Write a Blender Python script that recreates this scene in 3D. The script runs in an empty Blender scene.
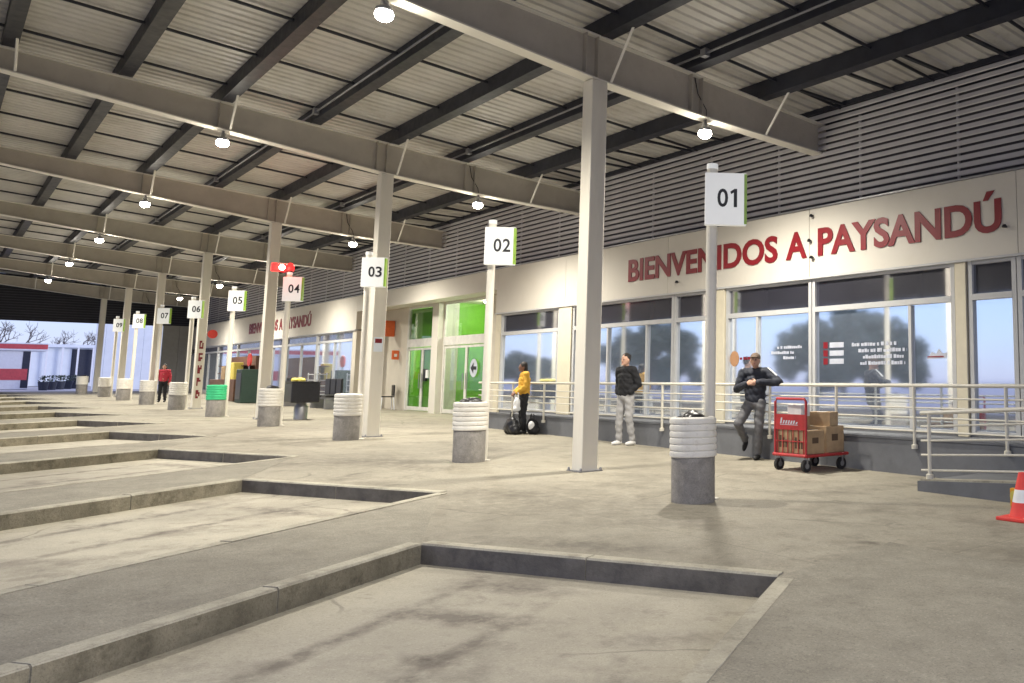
import bpy, bmesh, math, random, time
_t0 = time.time()
from mathutils import Vector, Matrix
random.seed(7)
rad = math.radians
sc = bpy.context.scene
COL = sc.collection

# ------------------------------------------------------------------ camera
CAM_H = 1.365
yaw, pitch, roll = .765, .122, .003
fwd = Vector((-math.cos(yaw)*math.cos(pitch), math.sin(yaw)*math.cos(pitch), math.sin(pitch)))
rgt = Vector((math.sin(yaw), math.cos(yaw), 0)); up = rgt.cross(fwd)
r2 = rgt*math.cos(roll)+up*math.sin(roll); u2 = up*math.cos(roll)-rgt*math.sin(roll)
cd = bpy.data.cameras.new('camera'); cam = bpy.data.objects.new('camera', cd); COL.objects.link(cam)
M = Matrix((r2, u2, -fwd)).transposed().to_4x4(); M.translation = (0, 0, CAM_H); cam.matrix_world = M
cd.sensor_width = 36; cd.lens = 877.19/1024*36
cd.shift_x = (512-772.74)/1024; cd.shift_y = -(341.5-274.0)/1024
cd.clip_start = .05; cd.clip_end = 3000
sc.camera = cam

# ------------------------------------------------------------------ world, sun, exposure
SUN_EL, SUN_AZ = 8.0, 40.0
world = bpy.data.worlds.new('World'); sc.world = world; world.use_nodes = True
wn = world.node_tree; wn.nodes.clear()
wo = wn.nodes.new('ShaderNodeOutputWorld'); bg = wn.nodes.new('ShaderNodeBackground'); sky = wn.nodes.new('ShaderNodeTexSky')
sky.sky_type = 'NISHITA'; sky.sun_disc = False; sky.sun_elevation = rad(SUN_EL); sky.sun_rotation = rad(SUN_AZ)
sky.air_density = 1.0; sky.dust_density = .5; sky.ozone_density = 5.0
bg.inputs['Strength'].default_value = .14
cl = wn.nodes.new('ShaderNodeMix'); cl.data_type = 'RGBA'; cl.inputs[0].default_value = .72      # an even veil of lavender cloud over the clear sky
cl.inputs[7].default_value = (1.85, 1.86, 2.85, 1)
wn.links.new(sky.outputs[0], cl.inputs[6]); wn.links.new(cl.outputs[2], bg.inputs[0]); wn.links.new(bg.outputs[0], wo.inputs[0])
sl = bpy.data.lights.new('sun', 'SUN'); so = bpy.data.objects.new('sun', sl); COL.objects.link(so)
sl.energy = .5; sl.angle = rad(20); sl.color = (1, .95, .95)
sd = Vector((math.sin(rad(SUN_AZ))*math.cos(rad(SUN_EL)), math.cos(rad(SUN_AZ))*math.cos(rad(SUN_EL)), math.sin(rad(SUN_EL))))
so.rotation_euler = (-sd).to_track_quat('-Z', 'Y').to_euler(); so.location = (-20, -40, 30)
sc.view_settings.view_transform = 'Standard'; sc.view_settings.look = 'None'
sc.view_settings.gamma = 1; sc.view_settings.use_curve_mapping = False
sc.view_settings.exposure = 1.55
LAMP_W = 275.0
sc.render.engine = 'CYCLES'
sc.cycles.use_denoising = True
sc.cycles.max_bounces = 8; sc.cycles.diffuse_bounces = 4; sc.cycles.glossy_bounces = 4
sc.cycles.sample_clamp_indirect = 6

# ------------------------------------------------------------------ materials
MATS = {}
def mat(name, c, rough=.6, metal=0, var=.12, scale=6, bump=0, bscale=60, spec=.5, stain=0, stc=(.05, .045, .04), stscale=1.2, emit=None, speck=0, spots=(), joints=None, inst=False):
    m = bpy.data.materials.new(name); m.use_nodes = True; MATS[name] = m
    nt = m.node_tree; p = nt.nodes['Principled BSDF']; N = nt.nodes.new; L = nt.links.new
    p.inputs['Roughness'].default_value = rough; p.inputs['Metallic'].default_value = metal
    p.inputs['Specular IOR Level'].default_value = spec
    tc = N('ShaderNodeTexCoord'); co = tc.outputs['Object']
    if inst:
        oi = N('ShaderNodeObjectInfo'); ml = N('ShaderNodeMath'); ml.operation = 'MULTIPLY'; ml.inputs[1].default_value = 37; L(oi.outputs['Random'], ml.inputs[0])
        va = N('ShaderNodeVectorMath'); va.operation = 'ADD'; L(co, va.inputs[0]); L(ml.outputs[0], va.inputs[1]); co = va.outputs[0]
    def noise(s, d=4, r=.6):
        n = N('ShaderNodeTexNoise'); n.inputs['Scale'].default_value = s; n.inputs['Detail'].default_value = d
        n.inputs['Roughness'].default_value = r; L(co, n.inputs['Vector']); return n.outputs[0]
    def ramp(v, a, b, lo=0., hi=1.):
        q = N('ShaderNodeMapRange'); q.inputs['From Min'].default_value = a; q.inputs['From Max'].default_value = b
        q.inputs['To Min'].default_value = lo; q.inputs['To Max'].default_value = hi; L(v, q.inputs['Value']); return q.outputs[0]
    def mix(fac, A, B, mode='MIX'):
        q = N('ShaderNodeMix'); q.data_type = 'RGBA'; q.blend_type = mode
        if isinstance(fac, float): q.inputs[0].default_value = fac
        else: L(fac, q.inputs[0])
        for s, i in ((A, 6), (B, 7)):
            if isinstance(s, tuple): q.inputs[i].default_value = (*s, 1)
            else: L(s, q.inputs[i])
        return q.outputs[2]
    lo = tuple(x*(1-var) for x in c); hi = tuple(min(1, x*(1+var)) for x in c)
    colr = mix(ramp(noise(scale, 6), .3, .7), lo, hi)
    if speck:
        colr = mix(ramp(noise(85, 2, .7), .54, .66, 0, speck), colr, tuple(x*.4 for x in c))
        colr = mix(ramp(noise(48, 2, .7), .56, .68, 0, speck*.8), colr, tuple(min(1, x*1.55) for x in c))
        colr = mix(ramp(noise(17, 4, .75), .52, .68, 0, speck*.7), colr, tuple(x*.55 for x in c))
        for vs_, th_ in ((2.3, .045), (5.5, .05)):                       # gum, oil drips
            vo = N('ShaderNodeTexVoronoi'); vo.inputs['Scale'].default_value = vs_; L(co, vo.inputs['Vector'])
            colr = mix(ramp(vo.outputs['Distance'], th_*.6, th_, .6*min(1, speck*2), 0), colr, tuple(x*.3 for x in c))
    if stain:
        colr = mix(ramp(noise(stscale, 9, .72), .52, .70, 0, stain), colr, stc)
        colr = mix(ramp(noise(stscale*4.3, 6, .7), .57, .68, 0, stain*.55), colr, stc)
        colr = mix(ramp(noise(stscale*.23, 4, .6), .5, .72, 0, stain*.6), colr, stc)
    for (sx_, sy_, rx_, ry_, an_, st_) in spots:
        mp = N('ShaderNodeMapping'); mp.vector_type = 'TEXTURE'; mp.inputs['Location'].default_value = (sx_, sy_, 0); mp.inputs['Rotation'].default_value = (0, 0, rad(an_)); mp.inputs['Scale'].default_value = (rx_, ry_, 100)
        L(co, mp.inputs['Vector']); gr = N('ShaderNodeTexGradient'); gr.gradient_type = 'SPHERICAL'; L(mp.outputs[0], gr.inputs['Vector'])
        nn = N('ShaderNodeMath'); nn.operation = 'MULTIPLY'; L(gr.outputs[1], nn.inputs[0]); L(ramp(noise(7, 5, .7), .3, .65), nn.inputs[1])
        colr = mix(ramp(nn.outputs[0], .05, .6, 0, st_), colr, stc)
    if joints:
        nd = N('ShaderNodeTexNoise'); nd.inputs['Scale'].default_value = 1.1; nd.inputs['Detail'].default_value = 6; L(co, nd.inputs['Vector'])
        wv = N('ShaderNodeMix'); wv.data_type = 'VECTOR'; wv.inputs[0].default_value = .35; L(co, wv.inputs[4]); L(nd.outputs[1], wv.inputs[5])
        vc = N('ShaderNodeTexVoronoi'); vc.feature = 'DISTANCE_TO_EDGE'; vc.inputs['Scale'].default_value = .42; L(wv.outputs[1], vc.inputs['Vector'])
        ck = N('ShaderNodeMath'); ck.operation = 'MULTIPLY'; L(ramp(vc.outputs['Distance'], .002, .006, 1, 0), ck.inputs[0]); L(ramp(noise(.5, 2), .48, .56), ck.inputs[1])
        colr = mix(ramp(ck.outputs[0], 0, 1, 0, .45), colr, tuple(x*.25 for x in c))
        br = N('ShaderNodeTexBrick'); br.offset = 0; mp = N('ShaderNodeMapping'); mp.inputs['Rotation'].default_value = (0, 0, rad(joints[2])); L(co, mp.inputs['Vector']); L(mp.outputs[0], br.inputs['Vector'])
        br.inputs['Scale'].default_value = 1; br.inputs['Brick Width'].default_value = joints[0]; br.inputs['Row Height'].default_value = joints[1]; br.inputs['Mortar Size'].default_value = .006; br.inputs['Mortar Smooth'].default_value = .3
        colr = mix(ramp(br.outputs['Fac'], 0, 1, 0, .55), colr, tuple(x*.45 for x in c))
    L(colr, p.inputs['Base Color'])
    L(ramp(noise(scale*2.3, 4), .2, .8, max(0, rough-.1), min(1, rough+.1)), p.inputs['Roughness'])
    if bump:
        b = N('ShaderNodeBump'); b.inputs['Strength'].default_value = bump; b.inputs['Distance'].default_value = .01
        L(noise(bscale, 5, .65), b.inputs['Height']); L(b.outputs[0], p.inputs['Normal'])
    if emit:
        p.inputs['Emission Color'].default_value = (*emit[0], 1); p.inputs['Emission Strength'].default_value = emit[1]
    return m

mat('concourse', (.315, .288, .225), .75, var=.12, scale=2.2, bump=.35, bscale=70, stain=.75, stc=(.12, .105, .08), stscale=.9, speck=.5, spec=.3, joints=(4.1, 2.4, 0), spots=((-4.72, 5.73, .28, .12, 20, .9), (-6.2, 3.9, 1.1, .35, 30, .7), (-6.4, 5.2, .9, .4, 10, .4), (-9.0, 8.2, 1.6, .5, 0, .35), (-12.5, 5.2, 1.4, .5, 15, .45), (-3.6, 6.5, 1.5, .7, 40, .35), (-2.2, 6.4, 3.4, 1.2, 10, .3), (-8.47, 4.9, 2.4, 1.7, 20, .5), (-13.94, 4.9, 2.4, 1.7, 20, .5), (-19.41, 4.9, 2.4, 1.7, 20, .5)))
mat('aggregate', (.29, .268, .213), .85, var=.14, scale=3, bump=.8, bscale=55, stain=.4, stc=(.11, .10, .085), stscale=1.1, speck=.5, spec=.25)
mat('bay_slab', (.45, .415, .325), .7, var=.12, scale=1.6, bump=.3, bscale=45, stain=.7, stc=(.12, .10, .08), stscale=.7, speck=.35, spec=.3, joints=(3.6, 4.5, 0), spots=((-4.75, 2.04, .22, .13, 30, 1.0), (-5.4, 2.5, .9, .25, 35, .8), (-5.9, 3.1, .7, .25, 30, .7), (-10.6, 2.9, 1.3, .25, 25, .7), (-16.5, 3.0, 1.3, .3, 25, .6), (-4.2, 3.2, .5, .25, 60, .5), (-4.35, 1.60, 2.60, .11, -56, .75), (-5.35, 1.70, 2.40, .11, -56, .75), (-9.90, 1.70, 2.60, .11, -56, .75), (-10.90, 1.60, 2.60, .11, -56, .75), (-15.30, 1.70, 2.60, .11, -56, .75), (-16.30, 1.70, 2.60, .11, -56, .75)))
mat('kerb', (.42, .39, .305), .8, var=.2, scale=4, bump=.6, bscale=40, stain=.6, stc=(.10, .085, .065), stscale=2.5, speck=.3, spec=.3)
mat('road', (.60, .59, .58), .8, var=.15, scale=.8, bump=.4, bscale=30, stain=.3, spec=.3)
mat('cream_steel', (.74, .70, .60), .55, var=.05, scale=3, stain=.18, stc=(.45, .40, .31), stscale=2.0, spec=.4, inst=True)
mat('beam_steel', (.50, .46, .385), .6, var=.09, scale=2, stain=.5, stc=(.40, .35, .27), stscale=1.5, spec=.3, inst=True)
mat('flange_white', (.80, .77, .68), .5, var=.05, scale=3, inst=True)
mat('purlin', (.020, .022, .032), .5, var=.25, scale=3, spec=.4)
mat('deck', (.57, .555, .52), .5, metal=.0, var=.14, scale=1.1, stain=.55, stc=(.33, .30, .25), stscale=.6, spec=.5)
mat('louvre', (.56, .545, .56), .5, metal=.2, var=.08, scale=2)
mat('louvre_back', (.09, .086, .095), .8)
mat('band', (.022, .022, .03), .6, var=.2, scale=2)
mat('fascia', (.62, .585, .51), .55, var=.04, scale=.8, stain=.2, stc=(.46, .40, .31), stscale=.8)
mat('wall_beige', (.60, .55, .45), .7, var=.05, scale=1.5, stain=.2, stc=(.4, .36, .28))
mat('letter_red', (.21, .007, .013), .4, var=.05)
mat('frame_white', (.50, .50, .49), .4, var=.04)
mat('frame_cream', (.66, .60, .45), .5, var=.05)
mat('grey_wall', (.15, .155, .165), .75, var=.12, scale=3, bump=.3, stain=.35, stc=(.09, .09, .09))
mat('rail', (.60, .57, .48), .4, var=.06, scale=8)
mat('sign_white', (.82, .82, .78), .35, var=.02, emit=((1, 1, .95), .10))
mat('sign_green', (.30, .50, .06), .4)
mat('black_ink', (.012, .012, .014), .5)
mat('bin_white', (.78, .75, .67), .55, var=.06, scale=5, stain=.5, stc=(.40, .35, .27), stscale=5, inst=True)
mat('bin_green', (.05, .50, .22), .5, var=.1)
mat('bin_concrete', (.30, .28, .25), .85, var=.2, scale=8, bump=.7, bscale=50, stain=.5, stc=(.14, .13, .12), stscale=5, speck=.5, inst=True)
mat('black_plastic', (.014, .014, .016), .35, var=.3, scale=14)
mat('rubber', (.02, .02, .02), .7)
mat('red_paint', (.42, .025, .028), .5, var=.2, stain=.5, stc=(.2, .03, .02), stscale=8)
mat('cone_red', (.75, .06, .045), .5, var=.08)
mat('cone_white', (.85, .85, .83), .4)
mat('amber', (.80, .38, .02), .4, var=.06)
mat('cardboard', (.40, .28, .16), .8, var=.2, scale=5, stain=.45, stc=(.25, .16, .08), stscale=6, inst=True)
mat('cardboard_print', (.10, .06, .035), .8)
mat('paper', (.75, .75, .72), .7)
mat('orange_box', (.62, .12, .03), .5)
mat('door_green', (.17, .42, .03), .5, var=.06)
mat('door_frame', (.62, .60, .55), .4)
mat('metal_grey', (.30, .30, .31), .4, metal=.6)
mat('wood_brown', (.13, .06, .03), .6, var=.25, scale=6)
mat('dark_green', (.02, .045, .03), .6)
mat('yellow', (.75, .62, .12), .6)
mat('skin', (.50, .29, .20), .55, var=.05)
mat('skin_dark', (.20, .10, .065), .55, var=.05)
mat('hair', (.018, .013, .01), .7, bump=.6, bscale=90)
mat('eye_white', (.7, .68, .65), .3)
mat('navy_cloth', (.018, .021, .032), .8, var=.25, scale=12, bump=.5, bscale=35)
mat('black_cloth', (.011, .011, .013), .85, var=.25, scale=12, bump=.5, bscale=35)
mat('grey_cloth', (.36, .35, .34), .85, var=.12, scale=12, bump=.5, bscale=35)
mat('dark_grey_cloth', (.13, .13, .135), .85, var=.2, scale=12, bump=.5, bscale=35)
mat('yellow_cloth', (.62, .34, .035), .8, var=.12, scale=12, bump=.5, bscale=35)
mat('red_cloth', (.45, .03, .05), .8, var=.12, scale=12, bump=.5, bscale=35)
mat('cap_brown', (.13, .09, .065), .8)
mat('white_cloth', (.75, .75, .74), .8)
mat('shoe_white', (.70, .69, .66), .6)
mat('bark', (.16, .14, .13), .9, var=.3, bump=.6)
mat('leaf', (.09, .12, .09), .7, var=.4, scale=1.5)
mat('pale_panel', (.76, .82, .88), .5, var=.05, scale=1.5)
mat('outside_white', (.80, .82, .86), .6, var=.05)
mat('outside_dark', (.03, .035, .055), .6)
mat('outside_red', (.60, .09, .10), .5)
mat('wall_end', (.34, .33, .30), .7, var=.06)
mat('vinyl_white', (.50, .52, .58), .5)
mat('vinyl_orange', (.45, .24, .12), .5)
mat('wall_dark', (.05, .048, .045), .8)
mat('lamp_glow', (1, 1, 1), .5, emit=((1, .93, .80), 40))
mat('room_glow', (1, 1, 1), .5, emit=((1, .97, .88), 12))
mat('beacon_glow', (.6, .01, .01), .4, emit=((1, .012, .012), 1.6))
mat('beacon_core', (1, .9, .9), .4, emit=((1, .6, .5), 6))
def glass(name, fac, base, tint):
    m = bpy.data.materials.new(name); m.use_nodes = True; MATS[name] = m
    nt = m.node_tree; nt.nodes.clear(); N = nt.nodes.new; L = nt.links.new
    o = N('ShaderNodeOutputMaterial'); mx = N('ShaderNodeMixShader'); g = N('ShaderNodeBsdfGlossy'); d = N('ShaderNodeBsdfPrincipled')
    g.inputs['Color'].default_value = (*tint, 1); g.inputs['Roughness'].default_value = .045
    d.inputs['Base Color'].default_value = (*base, 1); d.inputs['Roughness'].default_value = .5
    tc = N('ShaderNodeTexCoord'); n = N('ShaderNodeTexNoise'); n.inputs['Scale'].default_value = .8; L(tc.outputs['Object'], n.inputs['Vector'])
    b = N('ShaderNodeBump'); b.inputs['Strength'].default_value = .06; b.inputs['Distance'].default_value = .01
    L(n.outputs[0], b.inputs['Height']); L(b.outputs[0], g.inputs['Normal'])
    n2 = N('ShaderNodeTexNoise'); n2.inputs['Scale'].default_value = 1.7; n2.inputs['Detail'].default_value = 6; L(tc.outputs['Object'], n2.inputs['Vector'])
    mr = N('ShaderNodeMapRange'); mr.inputs['To Min'].default_value = fac*.7; mr.inputs['To Max'].default_value = fac*1.3; L(n2.outputs[0], mr.inputs['Value']); L(mr.outputs[0], mx.inputs[0])
    L(g.outputs[0], mx.inputs[1]); L(d.outputs[0], mx.inputs[2]); L(mx.outputs[0], o.inputs[0])
glass('glass', .19, (.36, .42, .54), (.88, .93, 1.0))
def clear_glass():
    m = bpy.data.materials.new('glass_clear'); m.use_nodes = True; MATS['glass_clear'] = m
    nt = m.node_tree; nt.nodes.clear(); N = nt.nodes.new; L = nt.links.new
    o = N('ShaderNodeOutputMaterial'); mx = N('ShaderNodeMixShader'); g = N('ShaderNodeBsdfGlossy'); t = N('ShaderNodeBsdfTransparent'); fr = N('ShaderNodeValue')
    g.inputs['Roughness'].default_value = .02; g.inputs['Color'].default_value = (.9, .92, .95, 1); t.inputs['Color'].default_value = (.82, .86, .84, 1); fr.outputs[0].default_value = .10
    L(fr.outputs[0], mx.inputs[0]); L(t.outputs[0], mx.inputs[1]); L(g.outputs[0], mx.inputs[2]); L(mx.outputs[0], o.inputs[0])
clear_glass()
glass('glass_dark', .62, (.035, .035, .05), (.75, .75, .80))

# ------------------------------------------------------------------ mesh helpers
class MB:
    def __init__(s): s.v = []; s.f = []
    def add(s, vs, fs):
        n = len(s.v); s.v += [tuple(v) for v in vs]; s.f += [tuple(i+n for i in f) for f in fs]; return s
    def box(s, x0, x1, y0, y1, z0, z1, T=None):
        if x0 > x1: x0, x1 = x1, x0
        if y0 > y1: y0, y1 = y1, y0
        if z0 > z1: z0, z1 = z1, z0
        vs = [Vector(p) for p in ((x0, y0, z0), (x1, y0, z0), (x1, y1, z0), (x0, y1, z0), (x0, y0, z1), (x1, y0, z1), (x1, y1, z1), (x0, y1, z1))]
        if T is not None: vs = [T @ v for v in vs]
        return s.add(vs, [(3, 2, 1, 0), (4, 5, 6, 7), (0, 1, 5, 4), (1, 2, 6, 5), (2, 3, 7, 6), (3, 0, 4, 7)])
    def bev(s, x0, x1, y0, y1, z0, z1, b=.02, T=None):
        # box with chamfered edges
        bm = bmesh.new(); bmesh.ops.create_cube(bm, size=1)
        for v in bm.verts: v.co = Vector(((x0+x1)/2+v.co.x*abs(x1-x0), (y0+y1)/2+v.co.y*abs(y1-y0), (z0+z1)/2+v.co.z*abs(z1-z0)))
        bmesh.ops.bevel(bm, geom=bm.edges[:], offset=b, segments=2, affect='EDGES', profile=.5)
        bm.verts.index_update(); vs = [(T @ v.co) if T is not None else v.co.copy() for v in bm.verts]
        s.add(vs, [[v.index for v in f.verts] for f in bm.faces]); bm.free(); return s
    def prism(s, pts, axis, a, b):
        # polygon pts in the two other axes, extruded a..b along axis
        n = len(pts); vs = []
        for h in (a, b):
            for p, q in pts: vs.append({'x': (h, p, q), 'y': (p, h, q), 'z': (p, q, h)}[axis])
        fs = [tuple(range(n)), tuple(range(2*n-1, n-1, -1))] + [(i, i+n, (i+1) % n+n, (i+1) % n) for i in range(n)]
        return s.add(vs, fs)
    def tube(s, path, r, seg=8, cap=True):
        path = [Vector(p) for p in path]; rs = r if isinstance(r, (list, tuple)) else [r]*len(path)
        base = len(s.v); ref = None
        for i, p in enumerate(path):
            t = (path[min(i+1, len(path)-1)]-path[max(i-1, 0)]).normalized()
            if ref is None or abs(ref.dot(t)) > .95: ref = Vector((0, 0, 1)) if abs(t.z) < .9 else Vector((1, 0, 0))
            a = t.cross(ref).normalized(); b = t.cross(a)
            for k in range(seg):
                w = 2*math.pi*k/seg; s.v.append(tuple(p+(a*math.cos(w)+b*math.sin(w))*rs[i]))
        for i in range(len(path)-1):
            for k in range(seg):
                q = base+i*seg; s.f.append((q+k, q+(k+1) % seg, q+seg+(k+1) % seg, q+seg+k))
        if cap:
            s.f.append(tuple(base+k for k in range(seg-1, -1, -1))); q = base+(len(path)-1)*seg; s.f.append(tuple(q+k for k in range(seg)))
        return s
    def lathe(s, prof, c=(0, 0, 0), seg=24, cap=True):
        base = len(s.v)
        for r, z in prof:
            for k in range(seg):
                w = 2*math.pi*k/seg; s.v.append((c[0]+r*math.cos(w), c[1]+r*math.sin(w), c[2]+z))
        for i in range(len(prof)-1):
            for k in range(seg):
                q = base+i*seg; s.f.append((q+k, q+(k+1) % seg, q+seg+(k+1) % seg, q+seg+k))
        if cap:
            s.f.append(tuple(base+k for k in range(seg-1, -1, -1))); q = base+(len(prof)-1)*seg; s.f.append(tuple(q+k for k in range(seg)))
        return s
    def ball(s, c, r, nu=14, nv=9, T=None):
        rr = r if isinstance(r, (tuple, list)) else (r, r, r)
        base = len(s.v); vs = []
        for j in range(1, nv):
            th = math.pi*j/nv
            for k in range(nu):
                w = 2*math.pi*k/nu; vs.append(Vector((c[0]+rr[0]*math.sin(th)*math.cos(w), c[1]+rr[1]*math.sin(th)*math.sin(w), c[2]+rr[2]*math.cos(th))))
        vs += [Vector((c[0], c[1], c[2]+rr[2])), Vector((c[0], c[1], c[2]-rr[2]))]
        if T is not None: vs = [T @ v for v in vs]
        s.v += [tuple(v) for v in vs]; t = base+(nv-1)*nu
        for j in range(nv-2):
            for k in range(nu): q = base+j*nu; s.f.append((q+k, q+nu+k, q+nu+(k+1) % nu, q+(k+1) % nu))
        for k in range(nu):
            s.f.append((t, base+k, base+(k+1) % nu)); q = base+(nv-2)*nu; s.f.append((t+1, q+(k+1) % nu, q+k))
        return s
    def mesh(s, name):
        me = bpy.data.meshes.new(name); me.from_pydata(s.v, [], s.f); me.validate(); me.update(); return me
    def build(s, name, m, parent=None, smooth=False, fix=True):
        me = s.mesh(name)
        if fix:
            bm = bmesh.new(); bm.from_mesh(me); bmesh.ops.recalc_face_normals(bm, faces=bm.faces[:]); bm.to_mesh(me); bm.free()
        me.materials.append(MATS[m])
        if smooth:
            me.polygons.foreach_set('use_smooth', [True]*len(me.polygons))
            try: me.set_sharp_from_angle(angle=rad(40))
            except Exception: pass
        return link(name, me, parent)
def link(name, me, parent=None, loc=None):
    o = bpy.data.objects.new(name, me); COL.objects.link(o)
    if parent is not None:
        o.parent = parent
    if loc is not None: o.location = loc
    return o
def tag(o, label, cat, group=None, kind=None):
    if label: o['label'] = label
    if cat: o['category'] = cat
    if group: o['group'] = group
    if kind: o['kind'] = kind
    return o
def thing(name, label, cat, loc=(0, 0, 0), rz=0, group=None):
    o = bpy.data.objects.new(name, None); COL.objects.link(o); o.location = loc; o.rotation_euler = (0, 0, rz); o.empty_display_size = .2
    return tag(o, label, cat, group)
def struct(o): o['kind'] = 'structure'; return o
def copy_tree(o, parent=None):
    c = o.copy(); COL.objects.link(c)
    if parent is not None: c.parent = parent; c.matrix_parent_inverse = o.matrix_parent_inverse
    for ch in o.children: copy_tree(ch, c)
    return c
SCR = bpy.data.scenes.new('scratch')
def eval_mesh(o):
    SCR.collection.objects.link(o); vl = SCR.view_layers[0]; vl.update()
    me = bpy.data.meshes.new_from_object(o.evaluated_get(vl.depsgraph)); return me
def text_mesh(body, size=1, extrude=.01, offset=0.0, shear=0.0):
    cu = bpy.data.curves.new('txt', 'FONT'); cu.body = body; cu.size = size; cu.extrude = extrude; cu.offset = offset; cu.shear = shear; cu.resolution_u = 4
    o = bpy.data.objects.new('txt', cu); me = eval_mesh(o)
    bpy.data.objects.remove(o); bpy.data.curves.remove(cu)
    return me
def fit_text(me, x0, x1, z0, z1, to):
    # squeeze a text mesh into a rectangle; `to` maps (u, v, depth) to the world
    xs = [v.co.x for v in me.vertices]; ys = [v.co.y for v in me.vertices]
    a, b, c, d = min(xs), max(xs), min(ys), max(ys)
    for v in me.vertices:
        v.co = to(x0+(v.co.x-a)/(b-a)*(x1-x0), z0+(v.co.y-c)/(d-c)*(z1-z0), v.co.z)
    me.update(); return me

# ------------------------------------------------------------------ the lie of the land: the paving climbs gently along the building
S = .011
def gz(X): return -S*max(-130., min(60., X))
YF = 11.30                        # glass line of the terminal
YL, YK = 11.60, 11.74             # louvre line, solid wall behind
K = YF/12.22
def fx(X): return X*K
def fz(z): return CAM_H+(z-CAM_H)*K
X1, DX = -10.71, 8.22             # canopy frames
YC, CW = 6.64, .26                # canopy columns

# ground sheets
g = MB(); xs = [-900, -400, -130, 60, 700]; ys = [-900, -300, -60, 80, 300, 900]
for i in range(len(xs)-1):
    for j in range(len(ys)-1):
        a, b, c, d = xs[i], xs[i+1], ys[j], ys[j+1]
        g.add([(a, c, gz(a)-.16), (b, c, gz(b)-.16), (b, d, gz(b)-.16), (a, d, gz(a)-.16)], [(0, 1, 2, 3)])
struct(g.build('ground', 'road', fix=False))
g = MB(); xs = [-64, 8]
g.add([(-64, -9, gz(-64)-.15), (8, -9, gz(8)-.15), (8, 5, gz(8)-.15), (-64, 5, gz(-64)-.15)], [(0, 1, 2, 3)])
bay = struct(g.build('bay_floor', 'bay_slab', fix=False))

# platform with a saw-tooth edge of angled bus bays
TL0, TR0 = Vector((-7.08, 2.95)), Vector((-4.42, 4.31)); PIT = 5.47
DD = Vector((.56, -.829)).normalized(); LEN = 11.5
NB = 11
def TL(i): return TL0+Vector((-PIT*i, 0))
def TR(i): return TR0+Vector((-PIT*i, 0))
pf = MB()
edge = []
for i in range(NB-1, -2, -1): edge += [TL(i), TR(i)]
edge = [Vector((-64, TL(NB-1).y))]+edge+[Vector((8, 4.3))]
for a, b in zip(edge, edge[1:]):
    q = [(a.x, a.y), (b.x, b.y), (b.x, 12.5), (a.x, 12.5)]
    vs = [(x, y, gz(x)) for x, y in q]+[(x, y, gz(x)-.3) for x, y in q[:2]]
    pf.add(vs, [(0, 1, 2, 3), (4, 5, 1, 0)])
platform = struct(pf.build('platform', 'concourse', fix=False))
for i in range(NB, 0, -1):
    # paved finger between two bays
    a, b = TR(i), TL(i-1)
    if i == NB: a = TL(NB-1)+Vector((-2.2, -1.2))
    q = [a, b, b+DD*LEN, a+DD*LEN]
    vs = [(p.x, p.y, gz(p.x)+.002) for p in q]+[(p.x, p.y, gz(p.x)-.3) for p in q]
    st = MB().add(vs, [(3, 2, 1, 0), (4, 7, 3, 0), (5, 1, 2, 6), (6, 2, 3, 7)]).build('paving_strip', 'aggregate', platform)
a, b = TR(0), TL(-1)
e = [b+DD*LEN, a+DD*LEN]
q = [(a.x, a.y), (a.x-.28, a.y+1.55), (8, a.y+1.7), (8, 4.29), (b.x+2.66, 4.30), (b.x, b.y), (e[0].x, e[0].y), (e[1].x, e[1].y)]
n_ = len(q)
MB().add([(x, y, gz(x)+.004) for x, y in q]+[(x, y, gz(x)-.3) for x, y in q], [tuple(range(n_-1, -1, -1))]+[(i, (i+1) % n_, n_+(i+1) % n_, n_+i) for i in (5, 6, 7)]).build('paving_strip', 'aggregate', platform)
# kerb stones: one mesh per length, each stone placed by hand along the bay edges
mat('kerb_dark_front', (.17, .155, .13), .7, var=.3, scale=5, bump=.5, bscale=40, stain=.5, stc=(.04, .04, .045), stscale=3, spec=.3)
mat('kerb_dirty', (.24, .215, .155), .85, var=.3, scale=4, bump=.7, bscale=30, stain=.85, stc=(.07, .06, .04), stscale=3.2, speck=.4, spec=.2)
def kerb_run(a, b, side, dark_front):
    # stones along a->b, body on `side` (unit vector into the platform)
    L = (b-a).length; n = max(1, round(L/1.45)); d = (b-a)/n
    for k in range(n):
        j = random.uniform(-.002, .003)
        p0 = a+d*k+d.normalized()*.006; p1 = a+d*(k+1)-d.normalized()*.006
        w = side*.115; o = -side*(.006+random.uniform(0, .004))
        q = [p0+o, p1+o, p1+w, p0+w]; c = side*.012
        top = [p0+o+c, p1+o+c, p1+w, p0+w]
        vs = [(p.x, p.y, gz(p.x)-.28) for p in q]+[(p.x, p.y, gz(p.x)-.006+j) for p in q]+[(p.x, p.y, gz(p.x)+.008+j) for p in top]
        fs = [(4*r_+i, 4*r_+(i+1) % 4, 4*r_+4+(i+1) % 4, 4*r_+4+i) for r_ in (0, 1) for i in range(4)]+[(8, 9, 10, 11)]
        ks = MB().add(vs, fs).build('kerb_stone', 'kerb', platform)
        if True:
            ks.data.materials.append(MATS['kerb_dark_front' if dark_front else 'kerb_dirty'])          # front faces darker than the tops at bay heads, grimy along the sides
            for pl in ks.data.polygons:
                if abs(pl.normal.z) < .3 and pl.normal.xy.dot(side) < -.5: pl.material_index = 1
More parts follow.
